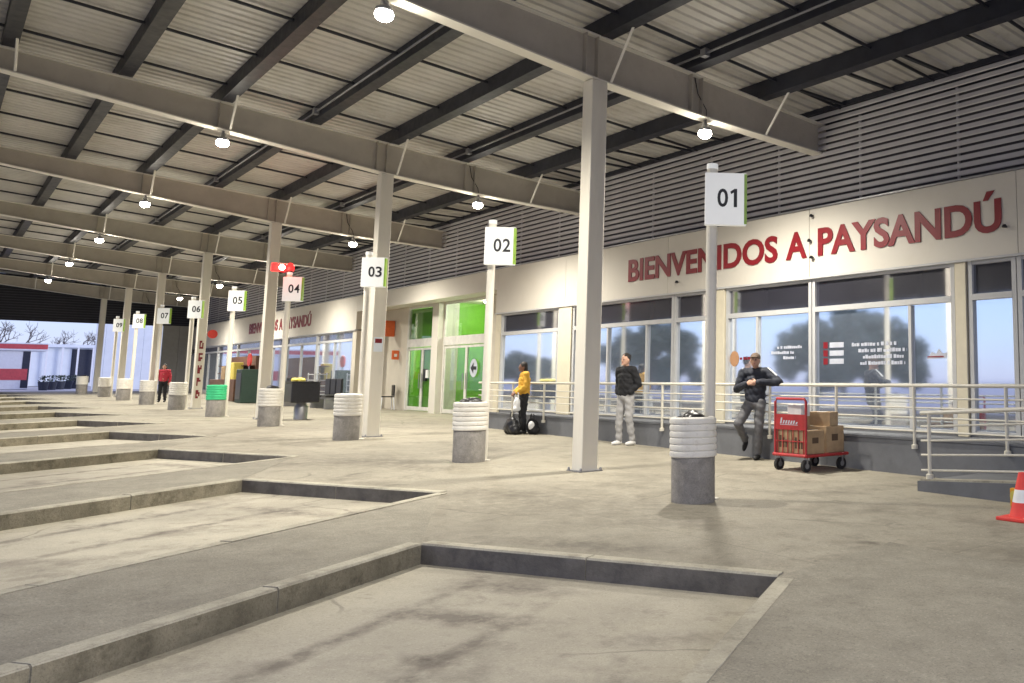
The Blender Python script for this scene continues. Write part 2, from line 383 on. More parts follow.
for i in range(NB-1, -1, -1):
    a, b = TL(i), TR(i); hd = (b-a).normalized(); nin = Vector((-hd.y, hd.x))
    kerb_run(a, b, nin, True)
    lft = Vector((DD.y, -DD.x))           # to the left of the bay (into the finger on its -X side)
    n_l = 9.0 if i < 3 else 4.5
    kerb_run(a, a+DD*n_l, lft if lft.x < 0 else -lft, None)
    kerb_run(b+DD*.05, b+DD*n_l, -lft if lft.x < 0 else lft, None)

# ------------------------------------------------------------------ canopy
canopy = thing('bus_canopy', 'long steel canopy with cream columns and tapered beams over the bus bays', 'canopy')
NF = 7
YO, YI = -3.2, 11.62
def zb(Y): return 6.87-.07*(Y-.43)              # top of the beams
def zdk(Y): return zb(Y)+.28                    # underside of the deck
bot = [(YO, 6.74), (.46, 6.46), (YC+.13, 5.745), (8.7, 5.62), (YI, 5.52)]
frames = [X1-DX*i for i in range(-1, NF)]
def make_beam():
    w = MB(); pts = [(y, z+.02) for y, z in bot]+[(y, zb(y)-.02) for y, z in reversed(bot)]
    w.prism(pts, 'x', -.012, .012)
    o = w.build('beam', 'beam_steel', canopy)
    f = MB()
    for (ya, za), (yb, zc) in zip(bot, bot[1:]):
        f.add([(-.12, ya, za), (.12, ya, za), (.12, yb, zc), (-.12, yb, zc), (-.12, ya, za+.022), (.12, ya, za+.022), (.12, yb, zc+.022), (-.12, yb, zc+.022)],
              [(0, 1, 2, 3), (7, 6, 5, 4), (0, 4, 5, 1), (1, 5, 6, 2), (2, 6, 7, 3), (3, 7, 4, 0)])
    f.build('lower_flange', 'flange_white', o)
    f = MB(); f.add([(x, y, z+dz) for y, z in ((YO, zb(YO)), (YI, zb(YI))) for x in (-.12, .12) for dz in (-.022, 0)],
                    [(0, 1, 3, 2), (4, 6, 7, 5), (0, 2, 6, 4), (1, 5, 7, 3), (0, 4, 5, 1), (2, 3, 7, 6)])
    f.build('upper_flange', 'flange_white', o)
    def bz(y):
        for (a, za), (b, zc) in zip(bot, bot[1:]):
            if a <= y <= b: return za+(zc-za)*(y-a)/(b-a)
        return bot[-1][1]
    for y in (YC-.1, YC+.1, 3.62, 8.5, 8.72):
        MB().box(-.11, .11, y-.006, y+.006, bz(y)+.022, zb(y)-.022).build('stiffener', 'beam_steel', o)
    MB().box(-.13, .13, YI, YI+.02, 5.49, zb(YI)).build('end_plate', 'beam_steel', o)
    cb = MB().tube([(.02, 8.62, zb(8.62)-.03), (.05, 8.66, 6.0), (.10, 8.80, 5.75), (.03, 8.86, 5.60)], .008, 5)
    cb.build('cable', 'black_plastic', o)
    return o
bm0 = make_beam(); bm0.location.x = X1-.13
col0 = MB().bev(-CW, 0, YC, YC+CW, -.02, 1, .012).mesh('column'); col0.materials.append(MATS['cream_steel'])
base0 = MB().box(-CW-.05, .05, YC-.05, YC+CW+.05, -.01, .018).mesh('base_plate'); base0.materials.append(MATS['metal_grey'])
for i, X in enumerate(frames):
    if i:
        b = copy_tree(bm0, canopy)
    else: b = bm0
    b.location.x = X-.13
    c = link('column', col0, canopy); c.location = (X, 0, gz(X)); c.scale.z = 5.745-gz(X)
    q = link('base_plate', base0, canopy); q.location = (X, 0, gz(X))
bolt = MB().lathe([(.018, 0), (.018, .02), (.012, .035)], seg=8).mesh('anchor_bolt'); bolt.materials.append(MATS['metal_grey'])
for X in frames:
    for a in (-CW-.028, .028):
        for b in (YC-.028, YC+CW+.028): o = link('anchor_bolt', bolt, canopy); o.location = (X+a, b, gz(X)+.018)
PY_ = [.55+1.58*k for k in range(-2, 7)]
XA, XB = -62.0, 3.2
pm = MB()
pts = [(-.045, 0), (.045, 0), (.045, .022), (-.035, .022), (-.035, .258), (.045, .258), (.045, .28), (-.045, .28)]
for y in PY_:
    m = MB().prism([(y+a*2.3, zb(y)+b) for a, b in pts], 'x', XA, XB)
    m.build('purlin', 'purlin', canopy)
    # angle cleats on each frame
MB().prism([(YI-.02, zb(YI)+.0), (YI+.10, zb(YI)), (YI+.10, zb(YI)+.28), (YI-.02, zb(YI)+.28)], 'x', XA, XB).build('eaves_angle', 'purlin', canopy)
# tie tubes between purlins
ty = MB(); yy = PY_+[YI]
tie_me = {}
for k in range(32):
    X = -62+2.055*k+.35
    if X > XB: break
    t = MB()
    for a, b in zip(yy, yy[1:]):
        t.tube([(X, a+.05, zb(a)+.20), (X, b-.05, zb(b)+.20)], .026, 6)
    t.build('tie_rod', 'purlin', canopy)
for k in range(62):
    X = -62+1.11*k+.8
    if X > XB: break
    MB().box(X-.03, X+.03, PY_[-1]+.06, YI-.02, zb(YI)+.20, zb(YI)+.24).build('ledger', 'purlin', canopy)
for y in (5.29, 8.45):
    MB().tube([(XA+.1, y-.16, zb(y)+.1), (XB-.1, y-.16, zb(y)+.1)], .018, 6).build('conduit', 'metal_grey', canopy)
    for X in frames: MB().box(X+.5, X+.62, y-.22, y-.12, zb(y)+.04, zb(y)+.16).build('junction_box', 'metal_grey', canopy)
# fly braces from the lower flange to the purlins
def bz(y):
    for (a, za), (b, zc) in zip(bot, bot[1:]):
        if a <= y <= b: return za+(zc-za)*(y-a)/(b-a)
    return bot[-1][1]
for X in frames:
    for y in (.55, 3.71, 6.87, 10.03):
        MB().tube([(X-.02, y+.1, bz(y)+.03), (X+.62, y+.06, zb(y)+.06)], .022, 6).build('fly_brace', 'flange_white', canopy)
# corrugated deck, ribs run down the slope
d = MB(); P = .235; n = int((XB-XA)/P); prof = [(0, 0), (.11, 0), (.14, .026), (.205, .026)]
line = []
for k in range(n):
    for a, z in prof: line.append((XA+k*P+a, z))
line.append((XA+n*P, 0))
for y in (YO, YI+.6):
    for x, z in line: d.v.append((x, y, zdk(y)+z))
nl = len(line)
for i in range(nl-1): d.f.append((i, i+1, nl+i+1, nl+i))
d.build('roof_deck', 'deck', canopy, fix=False)
top = MB().add([(XA, YO, zdk(YO)+.09), (XB, YO, zdk(YO)+.09), (XB, YI+.6, zdk(YI+.6)+.09), (XA, YI+.6, zdk(YI+.6)+.09)], [(0, 1, 2, 3)])
top.build('roof_skin', 'metal_grey', canopy, fix=False)
# dark slatted bands closing the canopy on the road side and at its far end
bd = MB(); ZB = 4.36
k = 0
while ZB+.14*k < 7.0:
    z = ZB+.14*k
    bd.add([(XA, YO, z), (XB, YO, z), (XB, YO-.05, z+.12), (XA, YO-.05, z+.12), (XA, YO+.02, z), (XB, YO+.02, z), (XB, YO-.03, z+.12), (XA, YO-.03, z+.12)],
           [(0, 1, 2, 3), (4, 7, 6, 5), (0, 4, 5, 1), (2, 6, 7, 3)])
    k += 1
o = bd.build('road_side_band', 'band', canopy); o['kind'] = 'stuff'
MB().box(XA, XB, YO-.09, YO-.06, ZB, 7.1).build('band_backing', 'louvre_back', canopy)
for X in frames: MB().box(X-.2, X-.08, YO-.05, YO+.12, ZB-.02, 6.8).build('band_post', 'purlin', canopy)
bd = MB(); k = 0
while 4.5+.14*k < 6.9:
    z = 4.5+.14*k
    bd.box(XA-.03, XA, YO, 12.2, z, z+.11)
    k += 1
o = bd.build('end_band', 'band', canopy); o['kind'] = 'stuff'
MB().prism([(YO, 4.5), (12.2, 4.5), (12.2, zdk(12.2)), (YO, zdk(YO))], 'x', XA-.08, XA-.05).build('end_backing', 'louvre_back', canopy)

# ------------------------------------------------------------------ high-bay lamps hung under the beams
ordn = ['nearest', 'second', 'third', 'fourth', 'fifth', 'sixth', 'seventh']
def make_lamp():
    t = thing('canopy_lamp', '', 'lamp')
    MB().lathe([(.03, .02), (.05, 0), (.055, -.05), (.10, -.085), (.105, -.12), (.10, -.13)], seg=20).build('housing', 'metal_grey', t, True)
    MB().ball((0, 0, -.17), (.11, .11, .085), 18, 12).build('lens', 'lamp_glow', t, True)
    MB().box(-.02, .02, -.02, .02, .01, .06).build('bracket', 'metal_grey', t)
    return t
lamp0 = make_lamp(); first = True
for row, (Y, zt) in enumerate(((3.72, bz(3.72)), (8.86, bz(8.86)))):
    for i, X in enumerate(frames):
        if (i == 0 and row == 1) or i == 7: continue
        t = lamp0 if first else copy_tree(lamp0); first = False
        t.location = (X-.13, Y, zt-.06)
        fr = i  # frame index: 0 lies behind the photographer
        w = ['wall-side end', 'first', 'second', 'third', 'fourth', 'fifth', 'sixth', 'seventh'][fr]
        lab = 'round lit lamp under the %s canopy beam, %s' % (w, 'over the bus bays' if row == 0 else 'between columns and terminal')
        tag(t, lab, 'lamp', 'lamps under the canopy beams')
        ld = bpy.data.lights.new('canopy_lamp_light', 'SPOT'); ld.energy = LAMP_W; ld.color = (1, .945, .84); ld.spot_size = rad(158); ld.spot_blend = .95; ld.shadow_soft_size = .14
        lo = bpy.data.objects.new('light_source', ld); COL.objects.link(lo); lo.parent = t; lo.location = (0, 0, -.36)

# ------------------------------------------------------------------ terminal building
term = thing('bus_terminal', 'beige bus terminal with glazed front, grey louvres and red welcome lettering', 'building')
FT, FB, LT = fz(4.68), fz(3.36), 6.36
XL, XR = -64.0, 4.5
PXA, PXB = -33.6, -22.68          # recessed entrance
YD = 12.15
core = MB().box(XL, PXA-.3, YK, 20, gz(XL)-.8, 6.6); core.box(PXB+.1, XR, YK, 20, -.3, 6.6)
core.box(PXA-.3, PXB+.1, YK, 20, 4.06, 6.6); core.box(PXA-.3, PXB+.1, 14.2, 20, -.3, 4.06)
core.build('main_wall', 'wall_beige', term)
# fascia panels
def fascia(x0, x1, z0, z1):
    MB().bev(x0+.004, x1-.004, YF-.10, YK-.001, z0, z1, .006).build('fascia_panel', 'fascia', term)
seams = [XR]; x = fx(-7.1)
while x > PXB: seams.append(x); x -= 4.16
seams.append(PXB)
for a, b in zip(seams[1:], seams): fascia(a, b, FB, FT)
fascia(PXA, PXB, 3.86, FT)
x = PXA
while x > XL+.1:
    b = max(x-4.16, XL); fascia(b, x, FB, FT); x = b
MB().box(XL, XR, YF-.13, YF-.02, FT+.002, FT+.03).build('fascia_capping', 'metal_grey', term)
for a, b in ((XL, PXA), (PXB, XR)): MB().box(a, b, YF-.12, YF-.03, FB-.035, FB-.002).build('drip_edge', 'frame_white', term)
# louvre slats in sections, each slat its own piece
MB().box(XL, XR, YL+.06, YL+.11, FT+.005, LT).build('louvre_backing', 'louvre_back', term)
NS = 15; pz = (LT-.06-FT-.03)/NS
sx = []; x = XR
while x > XL+.01: sx.append((max(x-8.22, XL), x)); x -= 8.22
for a, b in sx:
    h_ = pz*.66
    me = MB().add([(x_, y_, z_) for x_ in (a+.004, b-.004) for y_, z_ in ((0, 0), (-.012, .014), (.0, h_), (.05, h_+.012), (.05, h_+.006), (.012, h_-.008), (.004, .012))],
                  [(i, (i+1) % 7, 7+(i+1) % 7, 7+i) for i in range(7)]+[tuple(range(6, -1, -1)), tuple(range(7, 14))]).mesh('louvre_slat'); me.materials.append(MATS['louvre'])
    for k in range(NS):
        o = link('louvre_slat', me, term); o.location = (0, YL-.05, FT+.05+k*pz)
    for q in range(4):
        MB().box(b-2.055*q-.02, b-2.055*q+.02, YL+.02, YL+.055, FT+.005, LT).build('louvre_post', 'louvre', term)
MB().box(XL, XR, YL-.10, YL+.1, LT-.07, LT+.02).build('louvre_head', 'purlin', term)
# small floodlight fixed to the louvres
# windows: frame > pane
def window(x0, x1, splits, z0=.60, z1=FB-.035, tz=fz(2.735), tsplits=()):
    w = .036; fr = MB()
    for x in (x0, x1): fr.box(x-w, x+w, YF-.06, YF+.06, z0, z1)
    fr.box(x0+w, x1-w, YF-.05, YF+.05, z1-.05, z1-.002); fr.box(x0+w, x1-w, YF-.05, YF+.05, z0, z0+.045)
    fr.box(x0+w, x1-w, YF-.065, YF+.05, tz-.045, tz+.045)
    for x in splits: fr.box(x-.028, x+.028, YF-.055, YF+.05, z0+.045, tz-.055)
    for x in tsplits: fr.box(x-.028, x+.028, YF-.055, YF+.05, tz+.055, z1-.05)
    o = fr.build('window', 'frame_white', term)
    e = [x0+w]+sorted(splits)+[x1-w]
    for a, b in zip(e, e[1:]): MB().box(a-.01, b+.01, YF-.006+random.uniform(-.002, .002), YF+.006, z0+.03, tz-.04).build('pane', 'glass', o)
    e = [x0+w]+sorted(tsplits)+[x1-w]
    for a, b in zip(e, e[1:]): MB().box(a-.01, b+.01, YF-.006, YF+.006, tz+.04, z1-.03).build('pane', 'glass_dark', o)
    return o
def pillar(x0, x1, z0=.56): MB().bev(x0, x1, YF-.09, YF+.1, z0, FB-.036, .008).build('pillar', 'frame_cream', term)
fxs = {k: fx(v) for k, v in dict(a=-7.12, b=-8.02, c=-8.36, d=-9.26, e=-11.53, f=-13.13, g=-14.10, h=-14.46, i=-15.85, j=-16.96, k=-20.25, l=-20.95, m=-24.20).items()}
window(fxs['a'], 1.0, [fx(-5.2), fx(-3.2), fx(-1.2)])
window(fxs['b'], fxs['a']-.09, [])                                           # glazed door leaf beside the pillar
pillar(fxs['c']+.06, fxs['b']-.06)
window(fxs['e'], fxs['c'], [fxs['d']])
window(fxs['g']+.045, fxs['e']-.09, [fxs['f']])
pillar(fxs['h']+.05, fxs['g']-.01)
window(fxs['i'], fxs['h'], [])
window(fxs['k']+.05, fxs['i']-.09, [fxs['j'], fx(-18.6)], tsplits=[])
pillar(fxs['l']+.05, fxs['k']-.01)
window(fxs['m'], fxs['l'], [])
MB().box(PXB, fxs['m']-.05, YF-.08, YK-.001, 0, FB-.036).build('end_post', 'frame_cream', term)
MB().box(fxs['m'], 1, YF-.04, YK-.001, -.2, .598).build('plinth', 'grey_wall', term)
# far glazing beyond the entrance
x = -34.0
while x > -60:
    window(x-4.05, x, [x-2.03], z0=.78, tz=2.85)
    MB().box(x-4.09, x+.04, YF-.07, YK-.001, .1, .778).build('sill_wall', 'wall_beige', term); x -= 4.16
MB().box(XL, x, YF-.05, YK-.001, .1, FB-.036).build('blank_wall', 'wall_beige', term)
MB().box(-33.96, PXA-.02, YF-.06, YK-.001, .1, FB-.036).build('blank_wall', 'wall_beige', term)
# recessed entrance: wall, pillars, two green-lit door bays
MB().box(PXA-.3, PXA-.001, YK+.001, 14.2, .1, 4.06).build('entrance_side', 'wall_beige', term)
MB().box(PXB+.001, PXB+.1, YK+.001, 14.2, .1, 4.06).build('entrance_side', 'wall_beige', term)
MB().box(PXA, PXB, YK, 14.19, 3.93, 4.05).build('entrance_soffit', 'wall_beige', term)
MB().box(PXA, -31.15, YD-.03, YD+.1, .2, 3.929).build('entrance_wall', 'wall_beige', term)
MB().bev(-28.62, -28.14, 11.92, 12.62, .2, 3.928, .01).build('entrance_pillar', 'fascia', term)
MB().box(-24.75, PXB, YD-.03, YD+.1, .2, 3.929).build('entrance_wall', 'wall_beige', term)
MB().box(PXA, PXB, 13.9, 14.1, .2, 3.93).build('inner_wall', 'door_green', term)
MB().box(-28.5, -28.2, 12.64, 13.9, .2, 3.93).build('inner_wall', 'door_green', term)
MB().box(-31.2, -31.1, 12.26, 13.9, .2, 3.93).build('inner_wall', 'door_green', term)
MB().box(-24.75, -24.65, 12.26, 13.9, .2, 3.93).build('inner_wall', 'door_green', term)
for x0, x1, leafs in ((-31.1, -28.55, 2), (-28.1, -24.8, 2)):
    fr = MB(); z0 = gz(x0)
    for x in (x0, x1): fr.box(x-.05, x+.05, YD-.03, YD+.06, z0, 3.925)
    fr.box(x0+.05, x1-.05, YD-.05, YD+.08, 2.50, 2.78); fr.box(x0+.05, x1-.05, YD-.02, YD+.05, 3.84, 3.925)
    dr = fr.build('entrance_door', 'door_frame', term)
    for q in range(leafs):
        a = x0+.05+(x1-x0-.1)/leafs*q; b = a+(x1-x0-.1)/leafs
        lf = MB()
        for xx in (a+.002, b-.072): lf.box(xx, xx+.07, YD-.01, YD+.035, z0+.02, 2.48)
        lf.box(a+.072, b-.072, YD-.01, YD+.035, z0+.02, z0+.14); lf.box(a+.072, b-.072, YD-.01, YD+.035, 2.40, 2.48)
        lf.build('leaf', 'door_frame', dr)
        MB().box(a+.07, b-.07, YD+.008, YD+.016, z0+.12, 2.42).build('pane', 'glass_clear', dr)
        MB().tube([(b-.11 if q == 0 else a+.11, YD-.05, 1.1), (b-.11 if q == 0 else a+.11, YD-.05, 1.6)], .014, 6).build('pull_handle', 'metal_grey', dr)
    MB().box(x0+.04, x1-.04, YD+.01, YD+.018, 2.77, 3.85).build('pane', 'glass_clear', dr)
    if x0 < -30:
        # frosted green film on the inside of the first doorway
        MB().box(x0+.95, x1-.08, YD+.05, YD+.06, z0+.05, 2.48).build('green_film', 'door_green', dr)
        MB().box(x0+.06, x1-.06, YD+.07, YD+.08, 2.79, 3.835).build('green_film', 'door_green', dr)
        MB().box(x0+1.45, x0+1.62, YD-.03, YD+.05, 1.35, 1.75).build('door_notice', 'black_ink', dr)
        MB().box(x0+1.66, x0+1.84, YD-.03, YD+.05, 1.45, 1.72).build('door_notice', 'paper', dr)
    else:
        MB().prism([(x0+2.25+.26*math.cos(a*math.pi/12), 1.75+.28*math.sin(a*math.pi/12)) for a in range(24)], 'y', YD-.034, YD-.028).build('round_decal', 'vinyl_white', dr)
        MB().prism([(x0+2.05, 1.75), (x0+2.25, 1.92), (x0+2.25, 1.8), (x0+2.45, 1.8), (x0+2.45, 1.7), (x0+2.25, 1.7), (x0+2.25, 1.58)], 'y', YD-.040, YD-.036).build('decal_arrow', 'black_ink', dr)
    for xx in ((x0+x1)/2-.6, (x0+x1)/2+.6):
        MB().lathe([(.14, 0), (.14, -.03), (.10, -.05), (.01, -.055)], (xx, 13.1, 3.928), 18).build('ceiling_lamp', 'room_glow', term, True)
    ld = bpy.data.lights.new('lobby_light', 'POINT'); ld.energy = 50; ld.color = (1, .96, .86); ld.shadow_soft_size = .2
    lo = bpy.data.objects.new('lobby_light', ld); COL.objects.link(lo); lo.parent = term; lo.location = ((x0+x1)/2, 13.1, 3.7)
for x_, z_ in ((fx(-11.5), 3.55), (fx(-11.5), 4.30), (fx(-7.3), 3.62), (fx(-11.56), 3.86), (fx(-15.7), 3.42)): MB().lathe([(.035, 0), (.04, .02), (.02, .05)], (x_, YF-.145, z_-.02), 10).build('fixing', 'black_plastic', term)
# window film lettering and logos
def dashes(x0, x1, z0, rows, h, m='vinyl_white'):
    mb = MB(); rr = random.Random(int(abs(x0*100)))
    for r_, (s0, s1) in enumerate(rows):
        x = x0+(x1-x0)*s0; z = z0-r_*h*1.9
        while x < x0+(x1-x0)*s1:
            w = rr.uniform(.025, .06); mb.box(x, min(x+w, x0+(x1-x0)*s1), YF-.011, YF-.008, z, z+h*rr.uniform(.75, 1.15)); x += w+rr.choice((.012, .012, .04))
    o = mb.build('window_film', m, term); o['kind'] = 'stuff'; return o
dashes(fx(-10.62), fx(-9.3), 1.96, [(0, .8), (.12, .95), (.2, .9), (.15, .92)], .055)
dashes(fx(-12.75), fx(-11.9), 1.96, [(.2, 1), (0, .75), (.4, .8)], .05)
for k in range(3):
    MB().box(fx(-11.33), fx(-11.22), YF-.011, YF-.008, 1.66+.14*k, 1.77+.14*k).build('window_film', 'letter_red', term)
    MB().box(fx(-11.17), fx(-10.82), YF-.011, YF-.008, 1.67+.14*k, 1.76+.14*k).build('window_film', 'vinyl_white', term)
MB().prism([(fx(-8.95), 1.72), (fx(-8.84), 1.83), (fx(-8.75), 1.80), (fx(-8.7), 1.88), (fx(-8.62), 1.8), (fx(-8.53), 1.82), (fx(-8.56), 1.73)], 'y', YF-.011, YF-.008).build('window_film', 'vinyl_white', term)
MB().box(fx(-8.93), fx(-8.6), YF-.014, YF-.012, 1.745, 1.765).build('window_film', 'letter_red', term)
MB().prism([(fx(-13.87)+.13*math.cos(a*math.pi/9), 1.80+.15*math.sin(a*math.pi/9)) for a in range(18)], 'y', YF-.011, YF-.008).build('window_film', 'vinyl_orange', term)
dashes(fx(-13.7), fx(-13.3), 1.78, [(0, 1)], .05, 'letter_red')

# welcome lettering, each letter its own piece
def welcome(x0, xs1, a0, a1, p0, x1, name_label):
    t = thing('welcome_lettering', name_label, 'lettering', group='red lettering on the fascia')
    z0, z1 = fz(3.775), fz(4.315)
    def word(wd, a, b):
        full = text_mesh(wd, 1, .007, .03); xs = [v.co.x for v in full.vertices]; m0, m1 = min(xs), max(xs); bpy.data.meshes.remove(full)
        cap = text_mesh('E', 1, .007, .03); ys = [v.co.y for v in cap.vertices]; c0, c1 = min(ys), max(ys); bpy.data.meshes.remove(cap)
        def start(n):
            if n == 0: return None
            q = text_mesh(wd[:n], 1, .007, .03); r_ = max(v.co.x for v in q.vertices); bpy.data.meshes.remove(q); return r_
        for n, ch in enumerate(wd):
            q = text_mesh(wd[:n+1], 1, .007, .03); right = max(v.co.x for v in q.vertices); bpy.data.meshes.remove(q)
            me = text_mesh(ch, 1, .007, .03); mr = max(v.co.x for v in me.vertices)
            for v in me.vertices:
                X = right-mr+v.co.x
                v.co = Vector((a+(X-m0)/(m1-m0)*(b-a), YF-.112-v.co.z*.9, z0+(v.co.y-c0)/(c1-c0)*(z1-z0)))
            bm = bmesh.new(); bm.from_mesh(me); bmesh.ops.recalc_face_normals(bm, faces=bm.faces[:]); bm.to_mesh(me); bm.free()
            me.materials.clear(); me.materials.append(MATS['letter_red']); link('letter', me, t)
    word('BIENVENIDOS', x0, xs1); word('A', a0, a1); word('PAYSANDÚ', p0, x1)
K0 = K; K = (YF-.14)/12.22
welcome(fx(-17.88), fx(-12.62), fx(-12.38), fx(-11.80), fx(-11.50), fx(-7.46), 'red raised letters reading bienvenidos a paysandú above the railed ramp')
o2 = fx(-52.98)-fx(-17.88)
welcome(fx(-17.88)+o2, fx(-12.62)+o2, fx(-12.38)+o2, fx(-11.80)+o2, fx(-11.50)+o2, fx(-7.46)+o2, 'small distant red letters reading bienvenidos a paysandú above the far glazing')
K = K0

# ------------------------------------------------------------------ raised walkway, ramp and railings
ZP = .56; YW = 9.985
rw = thing('raised_walkway', 'grey raised walkway with low front wall under the windows', 'walkway')
def sl_box(x0, x1, y0, y1, zf, name, m, p, dz=-.3):
    vs = []
    for z_top in (False, True):
        for x, y in ((x0, y0), (x1, y0), (x1, y1), (x0, y1)): vs.append((x, y, zf(x) if z_top else gz(x)+dz))
    return MB().add(vs, [(3, 2, 1, 0), (4, 5, 6, 7), (0, 1, 5, 4), (1, 2, 6, 5), (2, 3, 7, 6), (3, 0, 4, 7)]).build(name, m, p)
xx = -20.9
for k in range(6):
    a = -20.9+3.9*k; sl_box(a+.003, a+3.897, YW, YW+.2, lambda x: ZP-.001, 'front_wall', 'grey_wall', rw)
sl_box(-20.89, 2.4, YW+.2, YF-.041, lambda x: ZP-.004, 'walking_surface', 'grey_wall', rw)
MB().bev(-20.92, 2.4, YW-.02, YW+.26, ZP, ZP+.035, .008).build('coping', 'grey_wall', rw)
fr_ = thing('access_ramp', 'low grey concrete ramp with a pale edge in front of the walkway', 'ramp')
rz = lambda x: .19+.058*(x+6.53)
sl_box(-6.53, 2.4, 8.68, YW-.004, rz, 'ramp_slab', 'grey_wall', fr_)
sl_box(-6.50, 2.4, 8.70, 8.86, lambda x: rz(x)+.02, 'ramp_edge', 'kerb', fr_, dz=.0)
def railing(name, label, posts, Y, zt, zbm, heights, ext):
    t = thing(name, label, 'railing')
    for x in posts:
        MB().tube([(x, Y, zbm(x)), (x, Y, zt(x)+.0)], .024, 10).build('post', 'rail', t, True)
        MB().lathe([(.045, 0), (.045, .05), (.03, .06)], (x, Y, zbm(x)-.01), 12).build('post_shoe', 'rail', t, True)
    x0, x1 = posts[0]-ext, posts[-1]+ext
    for k, h in enumerate(heights):
        r_ = .025 if k == 0 else .013
        MB().tube([(x0, Y-.0, zt(x0)-h), (x1, Y, zt(x1)-h)], r_, 8).build('handrail' if k == 0 else 'rail_bar', 'rail', t, True)
    return t
railing('walkway_railing', 'cream metal railing with five bars along the raised walkway', [-20.57+1.45*k for k in range(16)], YW-.035, lambda x: 1.315, lambda x: .46, [0, .175, .305, .44, .625], .3)
railing('ramp_railing', 'cream metal railing on the low ramp beside the traffic cone', [-6.42+1.45*k for k in range(6)], 8.78, lambda x: rz(x)+.80, lambda x: rz(x)+.03, [0, .16, .33, .50, .68], .12)

# ------------------------------------------------------------------ numbered bay signs
def bay_sign(i):
    X, Y = -7.6-5.44*i, 6.33
    num = '%02d' % (i+1)
    t = thing('bay_sign', '%s white bay sign on a tall pole, numbered %s' % (['first', 'second', 'third', 'fourth', 'fifth', 'sixth', 'seventh', 'eighth', 'ninth'][i], num), 'sign', (X, Y, gz(X)), rad(-38), 'numbered bay signs')
    MB().tube([(0, 0, 0), (0, 0, 3.72)], .062, 16).build('pole', 'cream_steel', t, True)
    MB().lathe([(.11, 0), (.11, .012), (.07, .02)], seg=16).build('foot_plate', 'cream_steel', t, True)
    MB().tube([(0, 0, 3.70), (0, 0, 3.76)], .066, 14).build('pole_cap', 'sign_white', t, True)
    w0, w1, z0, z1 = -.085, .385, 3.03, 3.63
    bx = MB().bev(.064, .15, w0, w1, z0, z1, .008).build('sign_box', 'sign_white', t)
    MB().box(.066, .153, w1-.028, w1+.004, z0+.012, z1-.012).build('edge_strip', 'sign_green', t)
    for z in (3.15, 3.5): MB().box(.03, .066, -.05, .05, z-.03, z+.03).build('clamp', 'metal_grey', t)
    for k, ch in enumerate(num):
        a, b = ((.055, .175), (.195, .315))[k]
        if ch == '1':
            MB().prism([(a+.045, 3.235), (a+.082, 3.235), (a+.082, 3.445), (a+.052, 3.445), (a+.005, 3.412), (a+.015, 3.385), (a+.045, 3.402)], 'x', .1515, .155).build('digit', 'black_ink', t); continue
        me = text_mesh(ch, 1, .004, .016)
        fit_text(me, a, b, 3.235, 3.445, lambda u, v, d: Vector((.153+d*.5, u, v)))
        me.materials.clear(); me.materials.append(MATS['black_ink']); link('digit', me, t)
    if i >= 4:
        pass
    return t
for i in range(9): bay_sign(i)
# red beacon on top of pole 04
X = -7.6-5.44*3
t = thing('beacon_light', 'glowing red beacon lamp on top of the 04 sign pole', 'beacon', (X, 6.33, gz(X)+3.76))
MB().lathe([(.07, 0), (.075, .03), (.06, .04)], seg=14).build('beacon_base', 'black_plastic', t, True)
MB().lathe([(.085, .04), (.09, .12), (.075, .19), (.03, .23), (.002, .235)], seg=16).build('beacon_lens', 'beacon_glow', t, True)
MB().bev(-.05, .05, -.42, -.1, .0, .2, .015).build('beacon_housing', 'beacon_glow', t)
MB().ball((.06, -.2, .1), (.03, .07, .07)).build('beacon_bulb', 'beacon_core', t, True)
ld = bpy.data.lights.new('beacon_lamp_light', 'POINT'); ld.energy = 5; ld.color = (1, .1, .06); ld.shadow_soft_size = .1
lo = bpy.data.objects.new('beacon_source', ld); COL.objects.link(lo); lo.parent = t; lo.location = (.25, -.2, .12)

# ------------------------------------------------------------------ litter bins: concrete drum with a ribbed sleeve
def litter_bin(i, X, Y, label, sleeve='bin_white', full=True, sc_=1.0):
    t = thing('litter_bin', label, 'litter bin', (X, Y, gz(X)), random.uniform(0, 3), 'concrete litter bins')
    t.scale = (sc_*.88, sc_*.88, sc_); t.rotation_euler.x = random.uniform(-.02, .02); t.rotation_euler.y = random.uniform(-.02, .02)
    MB().lathe([(.262, -.02), (.268, .02), (.268, .50), (.262, .52), (.20, .52)], seg=28).build('concrete_drum', 'bin_concrete', t, True)
    prof = [(.24, .485)]
    for k in range(6):
        z = .475+.070*k; prof += [(.274, z), (.286, z+.008), (.291, z+.034), (.286, z+.058), (.273, z+.067)]
    prof += [(.250, .90), (.235, .89), (.23, .70)]
    MB().lathe(prof, seg=32).build('ribbed_sleeve', sleeve, t, True)
    if full:
        lid = MB(); rr = random.Random(i)
        for k in range(9):
            a = rr.uniform(0, 6.28); q = rr.uniform(0, .12)
            lid.ball((q*math.cos(a), q*math.sin(a), .87+rr.uniform(0, .03)), (rr.uniform(.09, .14), rr.uniform(.09, .14), rr.uniform(.04, .085)), 9, 6)
        lid.build('bin_bag', 'black_plastic', t, True)
    return t
for i in range(9):
    X = -7.56-5.44*i
    n = '%02d' % (i+1)
    if i == 4: lab = 'litter bin with a bright green ribbed sleeve at the foot of sign 05'
    elif i == 0: lab = 'white ribbed litter bin with a black bag and concrete drum under sign 01'
    else: lab = '%s white ribbed litter bin in the row, at the foot of sign %s' % (['', 'second', 'third', 'fourth', '', 'sixth', 'seventh', 'eighth', 'ninth'][i], n)
    litter_bin(i, X, 6.08, lab, 'bin_green' if i == 4 else 'bin_white', i in (0, 1, 3))
litter_bin(20, -57.5, 5.9, 'white ribbed litter bin beyond the last numbered bay sign')

